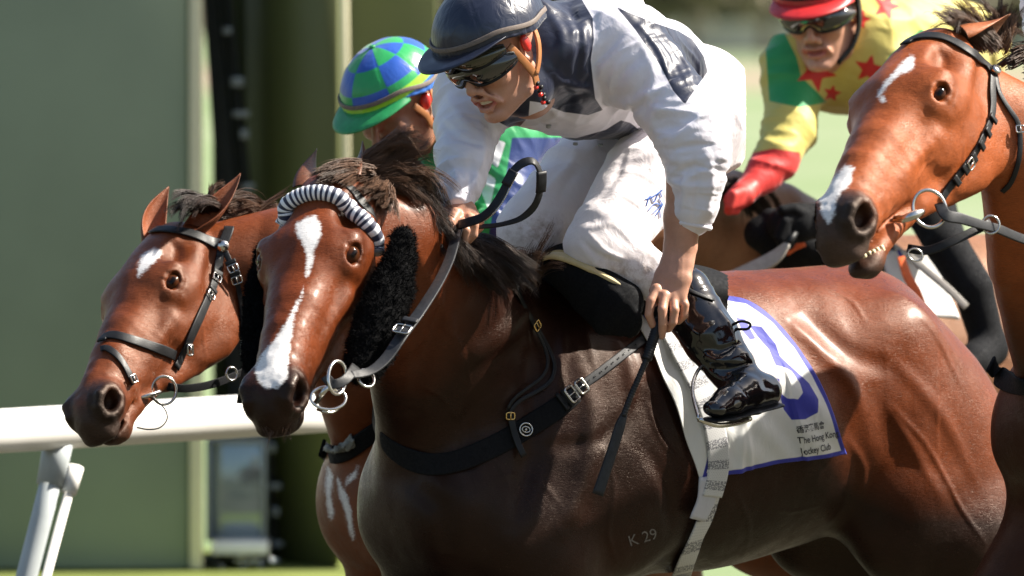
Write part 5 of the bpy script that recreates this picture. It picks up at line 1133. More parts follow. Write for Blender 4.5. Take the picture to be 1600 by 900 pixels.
# ---------------------------------------------------------------- the leading rider
JF = Frame(P(776, 80, -.47), (-.56, -.66, -.50), (.72, -.69, .08), 1.0)
print('   face', [(nm, [int(v) for v in proj(JF.p(q))]) for nm, q in (('nose', (.122, 0, -.03)), ('chin', (.10, 0, -.11)), ('ear', (0, .085, 0)), ('crown', (0, 0, .157)), ('mouth', (.1, 0, -.07)))])
def rider_body():
    F = Field(); face_ops(F, JF, True)
    F.loft([JF.p((-.005, 0, -.06)), JF.p((-.035, 0, -.12)), P(850, 95, -.30)], [.052, .054, .06], None, None, .02)
    F.loft(PP((850, 95, -.30), (905, 110, -.17), (970, 130, -.03), (1040, 150, .10), (1085, 165, .18)), [.07, .09, .09, .08, .07], [.12, .14, .12, .11, .10], nrm(np.array([.185, -.314, -.90])), .03)
    F.loft(PP((965, 80, -.32), (1072, 215, -.42), (1066, 330, -.42), (1064, 378, -.42)), [.050, .042, .034, .026], None, None, .03)
    F.loft(PP((1062, 392, -.42), (1058, 410, -.43)), [.022, .022], [.030, .033], nrm(np.array([-.3, -.9, .1])), .02)
    F.loft(PP((1066, 345, -.42), (1063, 385, -.42)), [.028, .022], [.038, .031], nrm(np.array([-.3, -.9, .1])), .02)
    F.loft(PP((740, 152, -.22), (728, 232, -.36), (716, 300, -.43), (712, 322, -.45)), [.048, .040, .030, .024], None, None, .03)
    F.loft(PP((1085, 190, .06), (1010, 290, -.10), (940, 380, -.22), (1000, 415, -.24), (1075, 465, -.27), (1148, 585, -.36)), [.07, .06, .045, .036, .034, .026], None, None, .03)
    F.loft(PP((985, 215, .25), (900, 290, .12), (838, 345, .0), (880, 430, .06), (930, 540, .12)), [.07, .06, .04, .035, .03], None, None, .03)
    # left hand: palm, four curled fingers, thumb round the whip
    F.loft(PP((1060, 405, -.43), (1052, 432, -.445), (1044, 458, -.455)), [.017, .017, .014], [.032, .039, .041], nrm(np.array([-.25, -1, .15])), .012)
    digit(F, [(1026, 452, -.462), (1017, 470, -.478), (1014, 492, -.480), (1020, 508, -.472)], .0105, .0080)
    digit(F, [(1038, 462, -.468), (1035, 484, -.488), (1036, 506, -.486), (1034, 524, -.474)], .0110, .0082)
    digit(F, [(1052, 464, -.462), (1054, 484, -.482), (1052, 503, -.480), (1045, 514, -.466)], .0105, .0078)
    digit(F, [(1064, 458, -.450), (1070, 476, -.466), (1069, 493, -.464), (1060, 502, -.452)], .0098, .0072)
    digit(F, [(1040, 430, -.440), (1026, 448, -.425), (1022, 470, -.432), (1030, 488, -.440)], .0135, .0092, .008)
    for a in ((1026, 452, -.462), (1038, 462, -.468), (1052, 464, -.462), (1064, 458, -.450)): F.ell(P(*a), (.0115, .0105, .0115), None, .006)
    for pts in ([(1052, 420), (1044, 440), (1040, 456)], [(1058, 420), (1056, 440), (1054, 458)], [(1048, 416), (1036, 434), (1028, 448)]): pass
    # right hand on the mane, fingers round the rein
    F.loft(PP((712, 318, -.45), (716, 332, -.465), (722, 348, -.48)), [.020, .019, .016], [.030, .037, .038], nrm(np.array([-.2, -.75, .65])), .012)
    digit(F, [(712, 334, -.495), (704, 348, -.515), (699, 362, -.522), (696, 374, -.520)], .0135, .0092, .006)
    digit(F, [(734, 340, -.495), (741, 352, -.512), (740, 366, -.512), (733, 375, -.500)], .0105, .0080)
    digit(F, [(722, 346, -.500), (728, 360, -.520), (727, 374, -.515), (720, 382, -.500)], .0105, .0080)
    digit(F, [(708, 344, -.475), (708, 362, -.485), (710, 376, -.480), (712, 384, -.470)], .0100, .0078)
    digit(F, [(740, 334, -.475), (750, 344, -.485), (750, 356, -.480), (742, 364, -.472)], .0098, .0072)
    for pts, w, a in (([(1050, 395), (1046, 415), (1040, 440)], .0035, .0012), ([(1060, 392), (1060, 420), (1056, 445)], .003, .0012), ([(1068, 385), (1066, 410), (1064, 440)], .003, .0010), ([(1058, 360), (1056, 378), (1060, 395)], .003, .0012)): hs(F, pts, w, a)
    F.mod(P(600, 600, -1), P(1200, -100, 1), lambda X, d: d - vnoise(X, 120) * .0003)
    return F
jk = thing('person', 'jockey in white and navy silks leaning over the leading horse, whip in hand', 'jockey', (P(1000, 400, 0)[0], 0, 0))
FB = rider_body()
body('body', FB, [P(640, 0, -.6)[0], -.70, P(0, 640, 0)[2]], [P(1240, 0, 0)[0], .5, P(0, -70, -.4)[2]], .0036, M['skin'], jk, {'lip': lipf(JF)})
teeth(JF, jk)
# shirt
FSh = Field()
FSh.loft(PP((842, 100, -.33), (880, 100, -.25), (930, 108, -.13), (985, 120, -.02), (1035, 138, .08), (1070, 150, .15)), [.095, .125, .138, .125, .105, .095], [.150, .185, .190, .165, .145, .135], [.185, -.314, -.90], .04)
FSh.ell(P(963, 66, -.31), (.082, .085, .080), None, .04); FSh.ell(P(740, 152, -.22), (.075, .075, .072), None, .05)
FSh.loft(PP((962, 62, -.31), (1010, 115, -.36), (1055, 170, -.40), (1084, 215, -.42)), [.086, .080, .072, .068], None, None, .04)
FSh.loft(PP((1082, 205, -.42), (1090, 250, -.43), (1088, 300, -.43), (1082, 330, -.42), (1079, 344, -.42)), [.064, .056, .055, .048, .040], None, None, .03)
FSh.loft(PP((738, 145, -.22), (730, 195, -.31), (726, 240, -.38), (720, 285, -.42), (713, 308, -.44)), [.070, .062, .056, .048, .036], None, None, .04)
FSh.loft(PP((838, 30, -.36), (822, 100, -.37), (800, 150, -.34)), [.045, .05, .05], None, None, .04)
FSh.loft([JF.p((-.03, 0, -.10)), P(840, 90, -.33)], [.066, .075], None, None, .03)
FSh0 = Field().merge(FSh)
lo_s, hi_s = np.array([P(660, 0, -.5)[0], -.62, P(0, 380, 0)[2]]), np.array([P(1150, 0, 0)[0], .42, P(0, -60, -.4)[2]])
def fold_box(F, a, b, pad): a = P(*a); b = P(*b); return np.minimum(a, b) - pad, np.maximum(a, b) + pad
fold_noise(FSh, *fold_box(FSh, (962, 60, -.31), (1084, 215, -.42), .11), P(1084, 215, -.42) - P(962, 62, -.31), .0062, 22, 5, 1.0)
fold_noise(FSh, *fold_box(FSh, (1082, 215, -.42), (1074, 350, -.42), .09), P(1074, 360, -.42) - P(1086, 215, -.42), .0056, 28, 6, 3.0)
fold_noise(FSh, *fold_box(FSh, (738, 150, -.22), (715, 300, -.44), .09), P(715, 308, -.44) - P(738, 145, -.22), .0065, 24, 5.5, 5.0)
fold_noise(FSh, *fold_box(FSh, (850, 0, -.3), (1090, 200, .15), .12), np.array([.8, .5, .3]), .0040, 20, 8, 8.0)
strokes(FSh, [([(928, 20), (925, 60), (926, 110), (938, 150), (945, 172)], .010, -.007), ([(945, 150), (990, 150), (1040, 120), (1060, 100)], .014, -.006), ([(960, 190), (1000, 165), (1045, 150)], .014, -.009), ([(965, 175), (1005, 150), (1050, 128)], .010, .007),
    ([(1000, 60), (1020, 110), (1010, 160)], .012, .005), ([(1035, 220), (1070, 205), (1110, 190)], .010, .007), ([(1042, 236), (1080, 228), (1120, 225)], .008, -.007), ([(1048, 250), (1080, 250), (1118, 240)], .008, .006), ([(1052, 270), (1085, 262), (1122, 262)], .007, -.005),
    ([(1100, 230), (1112, 280), (1106, 330)], .010, .006), ([(1060, 240), (1068, 290), (1062, 335)], .010, .005), ([(1085, 250), (1090, 300), (1084, 345)], .008, -.005),
    ([(700, 150), (725, 190), (755, 215)], .010, .007), ([(690, 190), (715, 215), (750, 230)], .008, -.006), ([(695, 225), (725, 240), (760, 235)], .010, .007), ([(750, 190), (755, 240), (742, 290)], .010, .006), ([(700, 250), (715, 280), (705, 305)], .008, .006), ([(735, 240), (735, 275), (728, 305)], .007, -.005),
    ([(840, 160), (880, 185), (930, 190)], .012, .005), ([(860, 20), (880, 60), (870, 110)], .012, .006), ([(890, 10), (905, 60), (900, 130)], .010, -.006), ([(850, 100), (880, 130), (925, 140)], .010, .006), ([(820, 165), (860, 205), (910, 215)], .008, -.004),
    ([(1000, 40), (1030, 80), (1050, 130)], .007, .005), ([(1020, 45), (1050, 85), (1068, 130)], .006, -.004), ([(1040, 55), (1070, 95), (1082, 130)], .007, .005), ([(1060, 60), (1085, 90), (1095, 115)], .006, .004)])
NAVY = [[(826, 20), (832, 8), (850, -20), (900, -20), (912, 4), (926, 28), (928, 61), (923, 93), (926, 121), (930, 154), (942, 172), (919, 180), (881, 175), (842, 160), (828, 158), (826, 182), (811, 199), (793, 198), (774, 188), (758, 178), (762, 166), (800, 157), (820, 148)],
        [(962, 10), (970, 14), (1021, 35), (1060, 48), (1082, 61), (1100, 88), (1106, 112), (1070, 163), (1052, 142), (1030, 100), (1010, 72), (993, 47)], [(970, 188), (985, 192), (1000, 204), (980, 222), (942, 233), (905, 231), (870, 220), (855, 213), (866, 214), (900, 216), (946, 203)]]
def shirt_m1(X):
    q = proj(X); d = np.full(len(q), -30.)
    for p in NAVY: d = np.maximum(d, sd_poly(q, p))
    return np.where((X[:, 1] < .35), d, -30).clip(-30, 30)
body('shirt', FSh, lo_s, hi_s, .0038, M['silk'], jk, {'m1': shirt_m1}, thr=1.5)
for a, b_, r in (((1092, 362, -.425), (1054, 356, -.44), .039), ):
    c = P(1079, 350, -.42); ax = nrm(P(1078, 340, -.42) - P(1070, 380, -.42)); pts = ring_pts(c, ax, .040, 60, ry=.036); V, Q = tube_arr(pts, .0052 * (1 + .3 * np.abs(np.sin(np.arange(60) * 1.57))), 8, True); me = mesh_np('cuff', V, q2t(Q)); vattr(me, 'm1', np.full(len(V), -9.)); link('cuff', me, M['silk'], jk)
c = P(712, 309, -.442); ax = nrm(P(720, 285, -.42) - P(706, 330, -.46)); pts = ring_pts(c, ax, .036, 60, ry=.034); V, Q = tube_arr(pts, .005 * (1 + .3 * np.abs(np.sin(np.arange(60) * 1.57))), 8, True); me = mesh_np('cuff', V, q2t(Q)); vattr(me, 'm1', np.full(len(V), -9.)); link('cuff', me, M['silk'], jk)
for px, py in ((857, 197), (899, 224), (938, 226)):
    q, n = FSh0.hit([(px, py)], .002); tube('snap_button', [q[0] - n[0] * .002, q[0] + n[0] * .003, q[0] + n[0] * .0045], [.0055, .0055, .003], M['grey_pl'], jk, 12)
# breeches
FBr = Field()
FBr.ell(P(1078, 165, .16), (.135, .17, .135), None, .05); FBr.ell(P(1105, 185, .10), (.095, .12, .115), None, .06)
FBr.loft(PP((1085, 195, .05), (1010, 285, -.10), (950, 362, -.20), (935, 382, -.22)), [.112, .096, .072, .064], None, None, .05)
FBr.loft(PP((938, 385, -.22), (1000, 420, -.24), (1062, 456, -.26)), [.062, .052, .046], None, None, .03)
FBr.loft(PP((1000, 205, .24), (910, 285, .12), (838, 345, .0), (820, 362, -.02)), [.112, .095, .070, .062], None, None, .05)
FBr.loft(PP((825, 365, -.01), (860, 420, .05), (900, 480, .10)), [.060, .052, .046], None, None, .03)
FBr0 = Field().merge(FBr)
fold_noise(FBr, *fold_box(FBr, (1085, 150, .1), (900, 400, -.22), .12), np.array([-.6, -.5, -.6]), .0042, 15, 7, 2.0)
strokes(FBr, [([(1060, 180), (1020, 205), (990, 225)], .012, -.006), ([(1140, 150), (1135, 190), (1110, 225)], .012, .005), ([(1060, 210), (1020, 240), (985, 250)], .012, .005), ([(1100, 160), (1070, 190), (1055, 220)], .010, -.004), ([(910, 375), (935, 400), (968, 412)], .006, -.005), ([(920, 365), (945, 392), (975, 405)], .006, .005), ([(960, 330), (945, 350), (915, 358)], .008, .004),
    ([(975, 240), (960, 280), (930, 320)], .010, -.004), ([(900, 240), (880, 270), (850, 300)], .010, .004), ([(920, 250), (890, 280), (870, 320)], .010, -.004), ([(810, 340), (830, 355), (850, 352)], .006, -.004), ([(905, 380), (930, 412), (955, 425)], .006, .004)])
def dirt(X): q = proj(X); return (np.exp(-(((q[:, 0] - 1000) / 60) ** 2 + ((q[:, 1] - 425) / 30) ** 2)) * .9 + np.exp(-(((q[:, 0] - 835) / 50) ** 2 + ((q[:, 1] - 360) / 28) ** 2)) * .8 + np.exp(-(((q[:, 0] - 1100) / 80) ** 2 + ((q[:, 1] - 180) / 80) ** 2)) * .15).clip(0, 1)
SIG = [[(1010, 322), (1016, 306), (1022, 316), (1030, 300), (1034, 308)], [(1008, 312), (1022, 306), (1036, 296)], [(1012, 330), (1024, 318), (1035, 322), (1030, 310)], [(1020, 334), (1028, 326), (1036, 318), (1030, 330)], [(1024, 338), (1030, 330), (1032, 340)], [(1045, 288), (1050, 280), (1048, 292), (1052, 286)]]
body('breeches', FBr, [P(775, 0, -.1)[0], -.34, P(0, 540, 0)[2]], [P(1160, 0, 0)[0], .45, P(0, 40, 0)[2]], .0040, M['breech'], jk, {'m1': lambda X: np.full(len(X), -9.), 'dirt': dirt})
M['bluepen'] = simple('blue_ink', (.05, .16, .55), .5)
for sg in SIG:
    X, n = on_px(FBr, sg, .0012, 14); tube('signature', X, .0011, M['bluepen'], jk, 4)
# boots
def boot(pts_shaft, pts_foot, sole, rs, rf, nm='boot', seed=1.0, wrk=True):
    F = Field(); F.loft(PP(*pts_shaft), rs, None, None, .03); F.loft(PP(*pts_foot), rf[0], rf[1], nrm(np.array([.0, -.25, 1.])), .025)
    if wrk:
        fold_noise(F, *fold_box(F, pts_shaft[0], pts_shaft[-1], .08), P(*pts_shaft[-1]) - P(*pts_shaft[0]), .0022, 22, 6, seed)
    return F
FBt = boot([(1072, 456, -.27), (1085, 490, -.285), (1112, 530, -.31), (1140, 570, -.335), (1158, 600, -.35)], [(1196, 612, -.345), (1165, 616, -.40), (1138, 628, -.45), (1118, 638, -.49)], None, [.052, .058, .058, .050, .046], ([.036, .040, .032, .018], [.034, .038, .036, .028]))
strokes(FBt, [([(1095, 540), (1125, 548), (1160, 535)], .009, -.009), ([(1105, 560), (1135, 562), (1168, 552)], .008, .007), ([(1112, 575), (1145, 576), (1178, 566)], .007, -.007), ([(1065, 500), (1090, 520), (1130, 510)], .012, .006), ([(1120, 480), (1140, 510), (1150, 540)], .010, .006), ([(1150, 600), (1162, 612), (1172, 624)], .003, -.002), ([(1090, 560), (1120, 590), (1150, 600)], .008, .005)])
ob = body('boot', FBt, *[np.array(v) for v in ((P(1000, 0, 0)[0], -.62, P(0, 690, 0)[2]), (P(1240, 0, 0)[0], -.15, P(0, 420, 0)[2]))], .0036, M['patent'], jk)
FSo = Field(); FSo.loft(PP((1212, 632, -.35), (1170, 642, -.42), (1135, 652, -.47), (1110, 656, -.50)), [.004, .004, .004, .004], [.024, .028, .028, .020], nrm(np.array([.0, -.25, 1.])), .004)
body('sole', FSo, *[np.array(v) for v in ((P(1060, 0, 0)[0], -.62, P(0, 700, 0)[2]), (P(1260, 0, 0)[0], -.2, P(0, 600, 0)[2]))], .003, M['leather'], ob)
tube('pull_loop', cr(PP((1143, 508, -.33), (1158, 502, -.345), (1172, 506, -.35), (1168, 514, -.352), (1148, 514, -.335)), 20), .0030, M['leather'], ob)
X, n = on_px(FBt, [(1052, 436), (1075, 452), (1098, 462), (1116, 468)], .003, 16); strap('boot_binding', X, n, .008, M['leather_new'], ob, .003)
FB2 = boot([(885, 462, .09), (905, 520, .13), (930, 570, .16)], [(950, 590, .16), (900, 600, .10)], None, [.050, .050, .042], ([.036, .03], [.034, .03]), wrk=False)
body('boot', FB2, *[np.array(v) for v in ((P(820, 0, 0)[0], -.1, P(0, 680, 0)[2]), (P(1020, 0, 0)[0], .3, P(0, 420, 0)[2]))], .008, M['patent'], jk)
# stirrup
st = thing('stirrup', 'pale metal racing stirrup under the black boot', 'stirrup', P(1120, 660, -.45))
tube('tread', cr(PP((1092, 655, -.50), (1120, 664, -.48), (1150, 661, -.44), (1172, 654, -.40)), 14), .006, M['steel'], st); tube('arch', cr(PP((1092, 655, -.50), (1082, 610, -.42), (1090, 580, -.37), (1110, 560, -.33)), 14), .004, M['steel'], st)
# helmet, goggles, straps
def plain(ang, pol): return {'m1': np.full(len(ang), -9.)}
hm, cc, rr, rim = helmet('navy satin covered helmet with curved peak on the jockey in white', JF, M['navy'], M['navy_peak'], .066, plain, pk=.014)
gg = thing('goggles', 'black racing goggles with a second raised pair on the jockey in white', 'goggles', JF.p((.11, 0, 0)))
lens(gg, JF, .004, .027, 1.25, .100); l2 = lens(gg, JF, .040, .020, 1.15, .114, 'upper_lens', 'lens2', -.006)
c = JF.p((.128, .020, .040)); tube('logo_ring', ring_pts(c, JF.v((.95, .3, 0)), .013, 24, ry=.0075, xdir=JF.v((0, 1, 0))), .0011, M['grey_pl'], l2, 6, True)
for k, dx in enumerate((-.006, .0, .006)): tube('logo_mark', ring_pts(JF.p((.129 - abs(dx) * .2, .020 + dx, .040)), JF.v((.95, .3, 0)), .0024, 12, xdir=JF.v((0, 1, 0))), .0009, M['grey_pl'], l2, 5, True)
hn = thing('chin_harness', 'tan leather ear harness with red and black chin toggle on the jockey in white', 'helmet harness', JF.p((0, .08, -.05)))
for pts in ([(.045, .086, .030), (.034, .089, .0), (.020, .088, -.035), (.010, .084, -.060)], [(-.040, .088, .040), (-.030, .094, .0), (-.012, .092, -.034), (.008, .085, -.060)], [(.010, .084, -.058), (.012, .080, -.078)]):
    X = cr(np.array([JF.p(p) for p in pts]), 24); strap('harness_strap', X, nrm(X - JF.p((0, 0, 0))), .016, M['tanleather'], hn, .005)
FE = Field(); FE.ell(JF.p((.002, .090, .012)), (.012, .008, .020), JF.rot(), .0); body('ear_guard', FE, JF.p((0, .09, 0)) - .05, JF.p((0, .09, 0)) + .05, .003, M['redplastic'], hn)
random.seed(4)
for k in range(9):
    c = JF.p((.012 + .006 * math.sin(k * 2.1), .082 - .003 * (k % 2), -.078 - .006 * k)); V, Q = box_arr(c, JF.M, (.0045, .004, .004)); o = link('toggle', mesh_np('toggle', V, Q, False), M['redplastic'] if k % 3 == 1 else M['leather'], hn); bb = o.modifiers.new('edge', 'BEVEL'); bb.width = .0015
# whip
wh = thing('whip', 'long black racing whip with ribbed handle pointing down in the left hand', 'whip', P(985, 620, -.5))
hp = PP((1036, 486, -.455), (1031, 500, -.462), (1020, 532, -.478), (1010, 562, -.490)); tube('handle', cr(hp, 60), .0115 - .0006 * (np.arange(60) % 3), M['leather'], wh, 14)
tube('handle_cap', PP((1028, 488, -.47), (1037, 484, -.455)), [.013, .012], M['leather'], wh, 12)
sp = cr(PP((1010, 562, -.490), (998, 590, -.500), (985, 620, -.508), (974, 650, -.515)), 70); tube('shaft', sp, .0062 + .0008 * np.sin(np.arange(70) * 2.0), M['leather_new'], wh, 10)
X = PP((975, 648, -.513), (968, 668, -.520), (955, 710, -.528), (934, 773, -.540)); strap('flap', X, np.array([.35, -.9, .25]), [.014, .022, .022, .024], M['leather_new'], wh, .007)
# ================================================================== tack of the left horse
def bridle_px(F, t, segs, off=.004, mt='leather', th=.004):
    out = []
    for nm, pts, w in segs:
        X, n = on_px(F, pts, off, max(14, len(pts) * 8)); X = smooth(X, 3); n = nrm(smooth(n, 4)); strap(nm, X, n, w, M[mt], t, th); out.append((X, n))
    return out
bl = thing('bridle', 'black bridle with cavesson and rosette on the left horse with the small star', 'bridle', HL.p((.1, 0, 0)))
sg = bridle_px(FL, bl, [('browband', [(229, 364), (236, 359), (256, 357), (280, 360), (305, 366), (330, 377), (347, 384)], .026),
    ('headpiece', [(347, 384), (352, 372), (356, 362), (358, 354)], .022),
    ('cheek_strap', [(346, 388), (342, 410), (336, 438), (328, 460), (316, 486), (304, 512), (292, 540), (283, 560), (276, 575)], .018),
    ('cheek_strap', [(342, 400), (338, 440), (324, 476), (306, 518), (292, 548)], .012),
    ('noseband', [(158, 532), (164, 524), (180, 523), (205, 530), (235, 540), (262, 550), (274, 556)], .022),
    ('flash_strap', [(157, 545), (166, 543), (180, 552), (192, 566), (202, 584), (209, 600)], .016),
    ('throat_lash', [(350, 388), (356, 402), (364, 420), (372, 448), (377, 480), (379, 520), (378, 556)], .012)])
q, n = FL.hit([(348, 385)], .008); V, Q, _ = None, None, None
FRo = Field(); FRo.ell(q[0], (.014, .010, .014), None, 0); body('rosette', FRo, q[0] - .03, q[0] + .03, .003, M['steel'], bl)
for (X, n), k in ((sg[2], 14), (sg[2], 24), (sg[6], 8), (sg[6], 14)):
    keeper(bl, X[k] + n[k] * .002, nrm(X[k + 1] - X[k]), n[k], .018)
    buckle(bl, X[k + 3] + n[k + 3] * .003, nrm(X[k + 1] - X[k]), n[k + 3], .022, .016, .0016)
q, n = FL.hit([(296, 546)], .008); buckle(bl, q[0], [0, 0, 1], n[0], .018, .022, .0022)
q, n = FL.hit([(208, 592)], .008); buckle(bl, q[0], [.4, 0, -1], n[0], .016, .016, .0018)
btl = thing('bit', 'steel ring bit at the mouth of the left horse with the small star', 'bit', P(252, 610, -.1))
yb = FL.hit([(255, 600)])[0][0][1]
tube('bit_ring', ring_pts(P(256, 610, yb - .02), [.3, -1, .1], .027, 30, ry=.030, xdir=[1, 0, 0]), .0032, M['steel'], btl, 10, True)
tube('mouthpiece', cr(PP((215, 622, yb - .06), (232, 618, yb - .06), (250, 612, yb - .04)), 10), .005, M['steel'], btl, 8)
tube('rein_ring', ring_pts(P(362, 584, yb + .10), [.6, -.8, .1], .014), .0024, M['steel'], btl, 8, True)
tube('chin_cord', cr(PP((214, 668, yb - .05), (232, 671, yb - .06), (250, 668, yb - .05), (261, 655, yb - .04), (258, 640, yb - .03), (244, 626, yb - .04), (228, 618, yb - .05)), 30), .0016, M['leather'], btl, 6)
rl = thing('reins', 'black reins of the left horse passing under its jaw', 'reins', P(300, 600, yb))
strap('rein', PP((262, 604, yb), (290, 607, yb + .03), (325, 602, yb + .08), (360, 590, yb + .14), (400, 570, yb + .3), (440, 545, yb + .45)), np.array([0, -1, -.2]), .018, M['web'], rl)
strap('rein_stop', PP((388, 560, yb + .08), (382, 590, yb + .08), (374, 630, yb + .09)), np.array([.5, -.9, 0]), [.020, .018, .012], M['leather'], rl, .005)
hair('forelock', [PP(*g_) for g_ in [((330, 322, .33), (305, 312, .25), (285, 318, .20), (278, 336, .18)), ((340, 325, .32), (315, 318, .24), (300, 328, .18), (296, 348, .15)), ((320, 322, .34), (295, 310, .28), (274, 318, .24), (266, 334, .22))]], 900, M['mane'], left, .0009, .009, 10, .006, seed=21, kind='stuff')
hair('mane', [PP(*g_) for g_ in [((345, 330, .36), (380, 318, .40), (410, 330, .44), (425, 360, .46)), ((355, 335, .38), (395, 330, .42), (420, 350, .45), (432, 390, .46)), ((325, 320, .36), (335, 298, .36), (352, 292, .36), (368, 300, .36)), ((370, 345, .40), (400, 350, .43), (425, 375, .45), (436, 410, .46)), ((335, 322, .36), (322, 300, .36), (330, 288, .36), (348, 286, .36)), ((380, 350, .4), (405, 325, .42), (430, 322, .44), (445, 332, .46))]], 1100, M['mane_brown'], left, .0010, .009, 12, .02, seed=22, kind='stuff', lenvar=.5)
bgl = thing('breastplate', 'black breast girth with frayed pale sheepskin on the inside horse behind the bit', 'breast girth', P(530, 700, .4))
X, n = on_px(FL, [(503, 700), (510, 708), (526, 711), (547, 702), (570, 686), (590, 672), (610, 660)], .005, 30); strap('web', smooth(X, 3), nrm(smooth(n, 3)), .040, M['web'], bgl, .007)
M['palefleece'] = simple('pale_sheepskin', (.26, .27, .25), .9, var=.3, scale=200, bmp=.8)
Xf, nf = on_px(FL, [(508, 700), (518, 704), (530, 702), (546, 693), (558, 683)], .012, 60); rs_ = np.random.RandomState(5)
Fp = Field(); Fp.loft(Xf[::6], .008, .008, [0, 0, 1.], .01); 
Fp.mod(Xf.min(0) - .05, Xf.max(0) + .05, lambda X, d: d - vnoise(X, 60) * .009 - vnoise(X, 140) * .004); body('pad', Fp, Xf.min(0) - .05, Xf.max(0) + .05, .004, M['palefleece'], bgl)
# ================================================================== tack of the right horse
bb_ = thing('bridle', 'black bridle with broad browband and buckled cheek strap on the open mouthed right horse', 'bridle', HR.p((.1, 0, 0)))
sg = bridle_px(FR, bb_, [('browband', [(1413, 68), (1424, 60), (1445, 55), (1470, 56), (1495, 66), (1520, 82), (1540, 98), (1553, 112)], .026),
    ('cheek_strap', [(1552, 115), (1551, 140), (1552, 165), (1548, 190), (1538, 212), (1526, 236), (1510, 258), (1494, 280), (1480, 298), (1472, 312)], .017),
    ('throat_lash', [(1556, 118), (1562, 145), (1578, 172), (1590, 190), (1594, 215), (1592, 250), (1580, 285), (1566, 300)], .011)])
tube('stud', [sg[0][0][-1] + sg[0][1][-1] * .004, sg[0][0][-1] + sg[0][1][-1] * .012], [.013, .010], M['steel'], bb_, 14)
X, n = sg[1]
for k in (26, 34, 42, 50, 58, 66):
    keeper(bb_, X[k] + n[k] * .003, nrm(X[k + 1] - X[k]), n[k], .018, 'leather', .012 if k % 4 else .018)
buckle(bb_, X[54] + n[54] * .006, nrm(X[55] - X[54]), n[54], .022, .018, .002); buckle(bb_, sg[2][0][30] + sg[2][1][30] * .004, nrm(sg[2][0][31] - sg[2][0][30]), sg[2][1][30], .018, .014, .0018)
yr = FR.hit([(1452, 340), (1440, 330), (1462, 320), (1430, 345), (1470, 330)])[0][:, 1].min() - .03
btr = thing('bit', 'steel loose ring bit in the open mouth of the right horse', 'bit', P(1450, 330, yr))
tube('bit_ring', ring_pts(P(1452, 326, yr - .01), [.25, -1, .2], .034, 36, ry=.038, xdir=[1, 0, .3]), .0038, M['steel'], btr, 10, True)
tube('mouthpiece', cr(PP((1398, 342, yr - .03), (1412, 342, yr - .045), (1428, 336, yr - .045), (1442, 330, yr - .03)), 14), [.0065, .007, .008, .008, .008, .008, .009, .009, .009, .009, .009, .008, .007, .006], M['steel'], btr, 12)
tube('rein_ring', ring_pts(P(1548, 351, yr + .06), [.2, -1, .1], .018), .0024, M['steel'], btr, 8, True)
tube('rein_ring', ring_pts(P(1430, 398, yr + .02), [.2, -1, .1], .015, 24, ry=.012), .0020, M['steel'], btr, 8, True)
rr_ = thing('reins', 'black leather reins of the right horse running off to the right', 'reins', P(1520, 345, yr))
strap('rein', PP((1468, 318, yr), (1478, 336, yr - .02), (1500, 341, yr), (1530, 350, yr + .03), (1560, 358, yr + .08), (1600, 374, yr + .16), (1680, 400, yr + .35)), np.array([.1, -1, .3]), [.022, .024, .023, .020, .020, .020, .020], M['leather_new'], rr_, .005)
strap('rein', PP((1418, 388, yr + .04), (1450, 391, yr + .03), (1485, 378, yr + .03), (1520, 362, yr + .05), (1548, 348, yr + .08)), np.array([.1, -1, .3]), .018, M['leather'], rr_, .005)
bgr = thing('breastplate', 'black breast girth across the chest of the right horse', 'breast girth', P(1575, 600, -.5))
X, n = on_px(FR, [(1548, 568), (1555, 582), (1570, 594), (1590, 602), (1620, 610), (1660, 608)], .005, 30); strap('web', smooth(X, 3), nrm(smooth(n, 3)), .044, M['web'], bgr, .007)
hair('forelock', [PP(*g_) for g_ in [((1530, 62, -.80), (1500, 40, -.82), (1475, 30, -.84), (1458, 52, -.86)), ((1540, 66, -.78), (1515, 38, -.80), (1490, 22, -.82), (1470, 38, -.84)), ((1548, 70, -.76), (1530, 42, -.78), (1500, 16, -.80), (1486, 20, -.82)), ((1555, 70, -.74), (1560, 48, -.74), (1545, 24, -.74), (1510, 6, -.76)), ((1560, 72, -.72), (1572, 56, -.72), (1580, 36, -.70), (1598, 28, -.68)), ((1550, 66, -.74), (1560, 40, -.72), (1575, 30, -.70), (1606, 34, -.68))]], 2600, M['mane_brown'], right, .00055, .010, 14, .018, seed=31, kind='stuff', lenvar=.4)
hair('mane', [PP(*g_) for g_ in [((1575, 85, -.70), (1610, 70, -.66), (1650, 90, -.64)), ((1590, 100, -.68), (1630, 95, -.64), (1670, 130, -.62)), ((1620, 120, -.6), (1660, 130, -.58), (1700, 180, -.56)), ((1650, 150, -.5), (1700, 170, -.5), (1740, 230, -.5))]], 700, M['mane_brown'], right, .0010, .014, 10, .014, seed=32, kind='stuff')
# teeth in the open mouth
tq, tn = FR.hit([(1352 + 7 * k, 399 - 3 * k) for k in range(5)], .0)
for k in range(5):
    V, Q = box_arr(tq[k] - tn[k] * .003, HR.M, (.0042, .0042, .0070)); o = link('tooth', mesh_np('tooth', V, Q, True), M['tooth'], right); z = o.modifiers.new('edge', 'BEVEL'); z.width = .0025; z.segments = 2
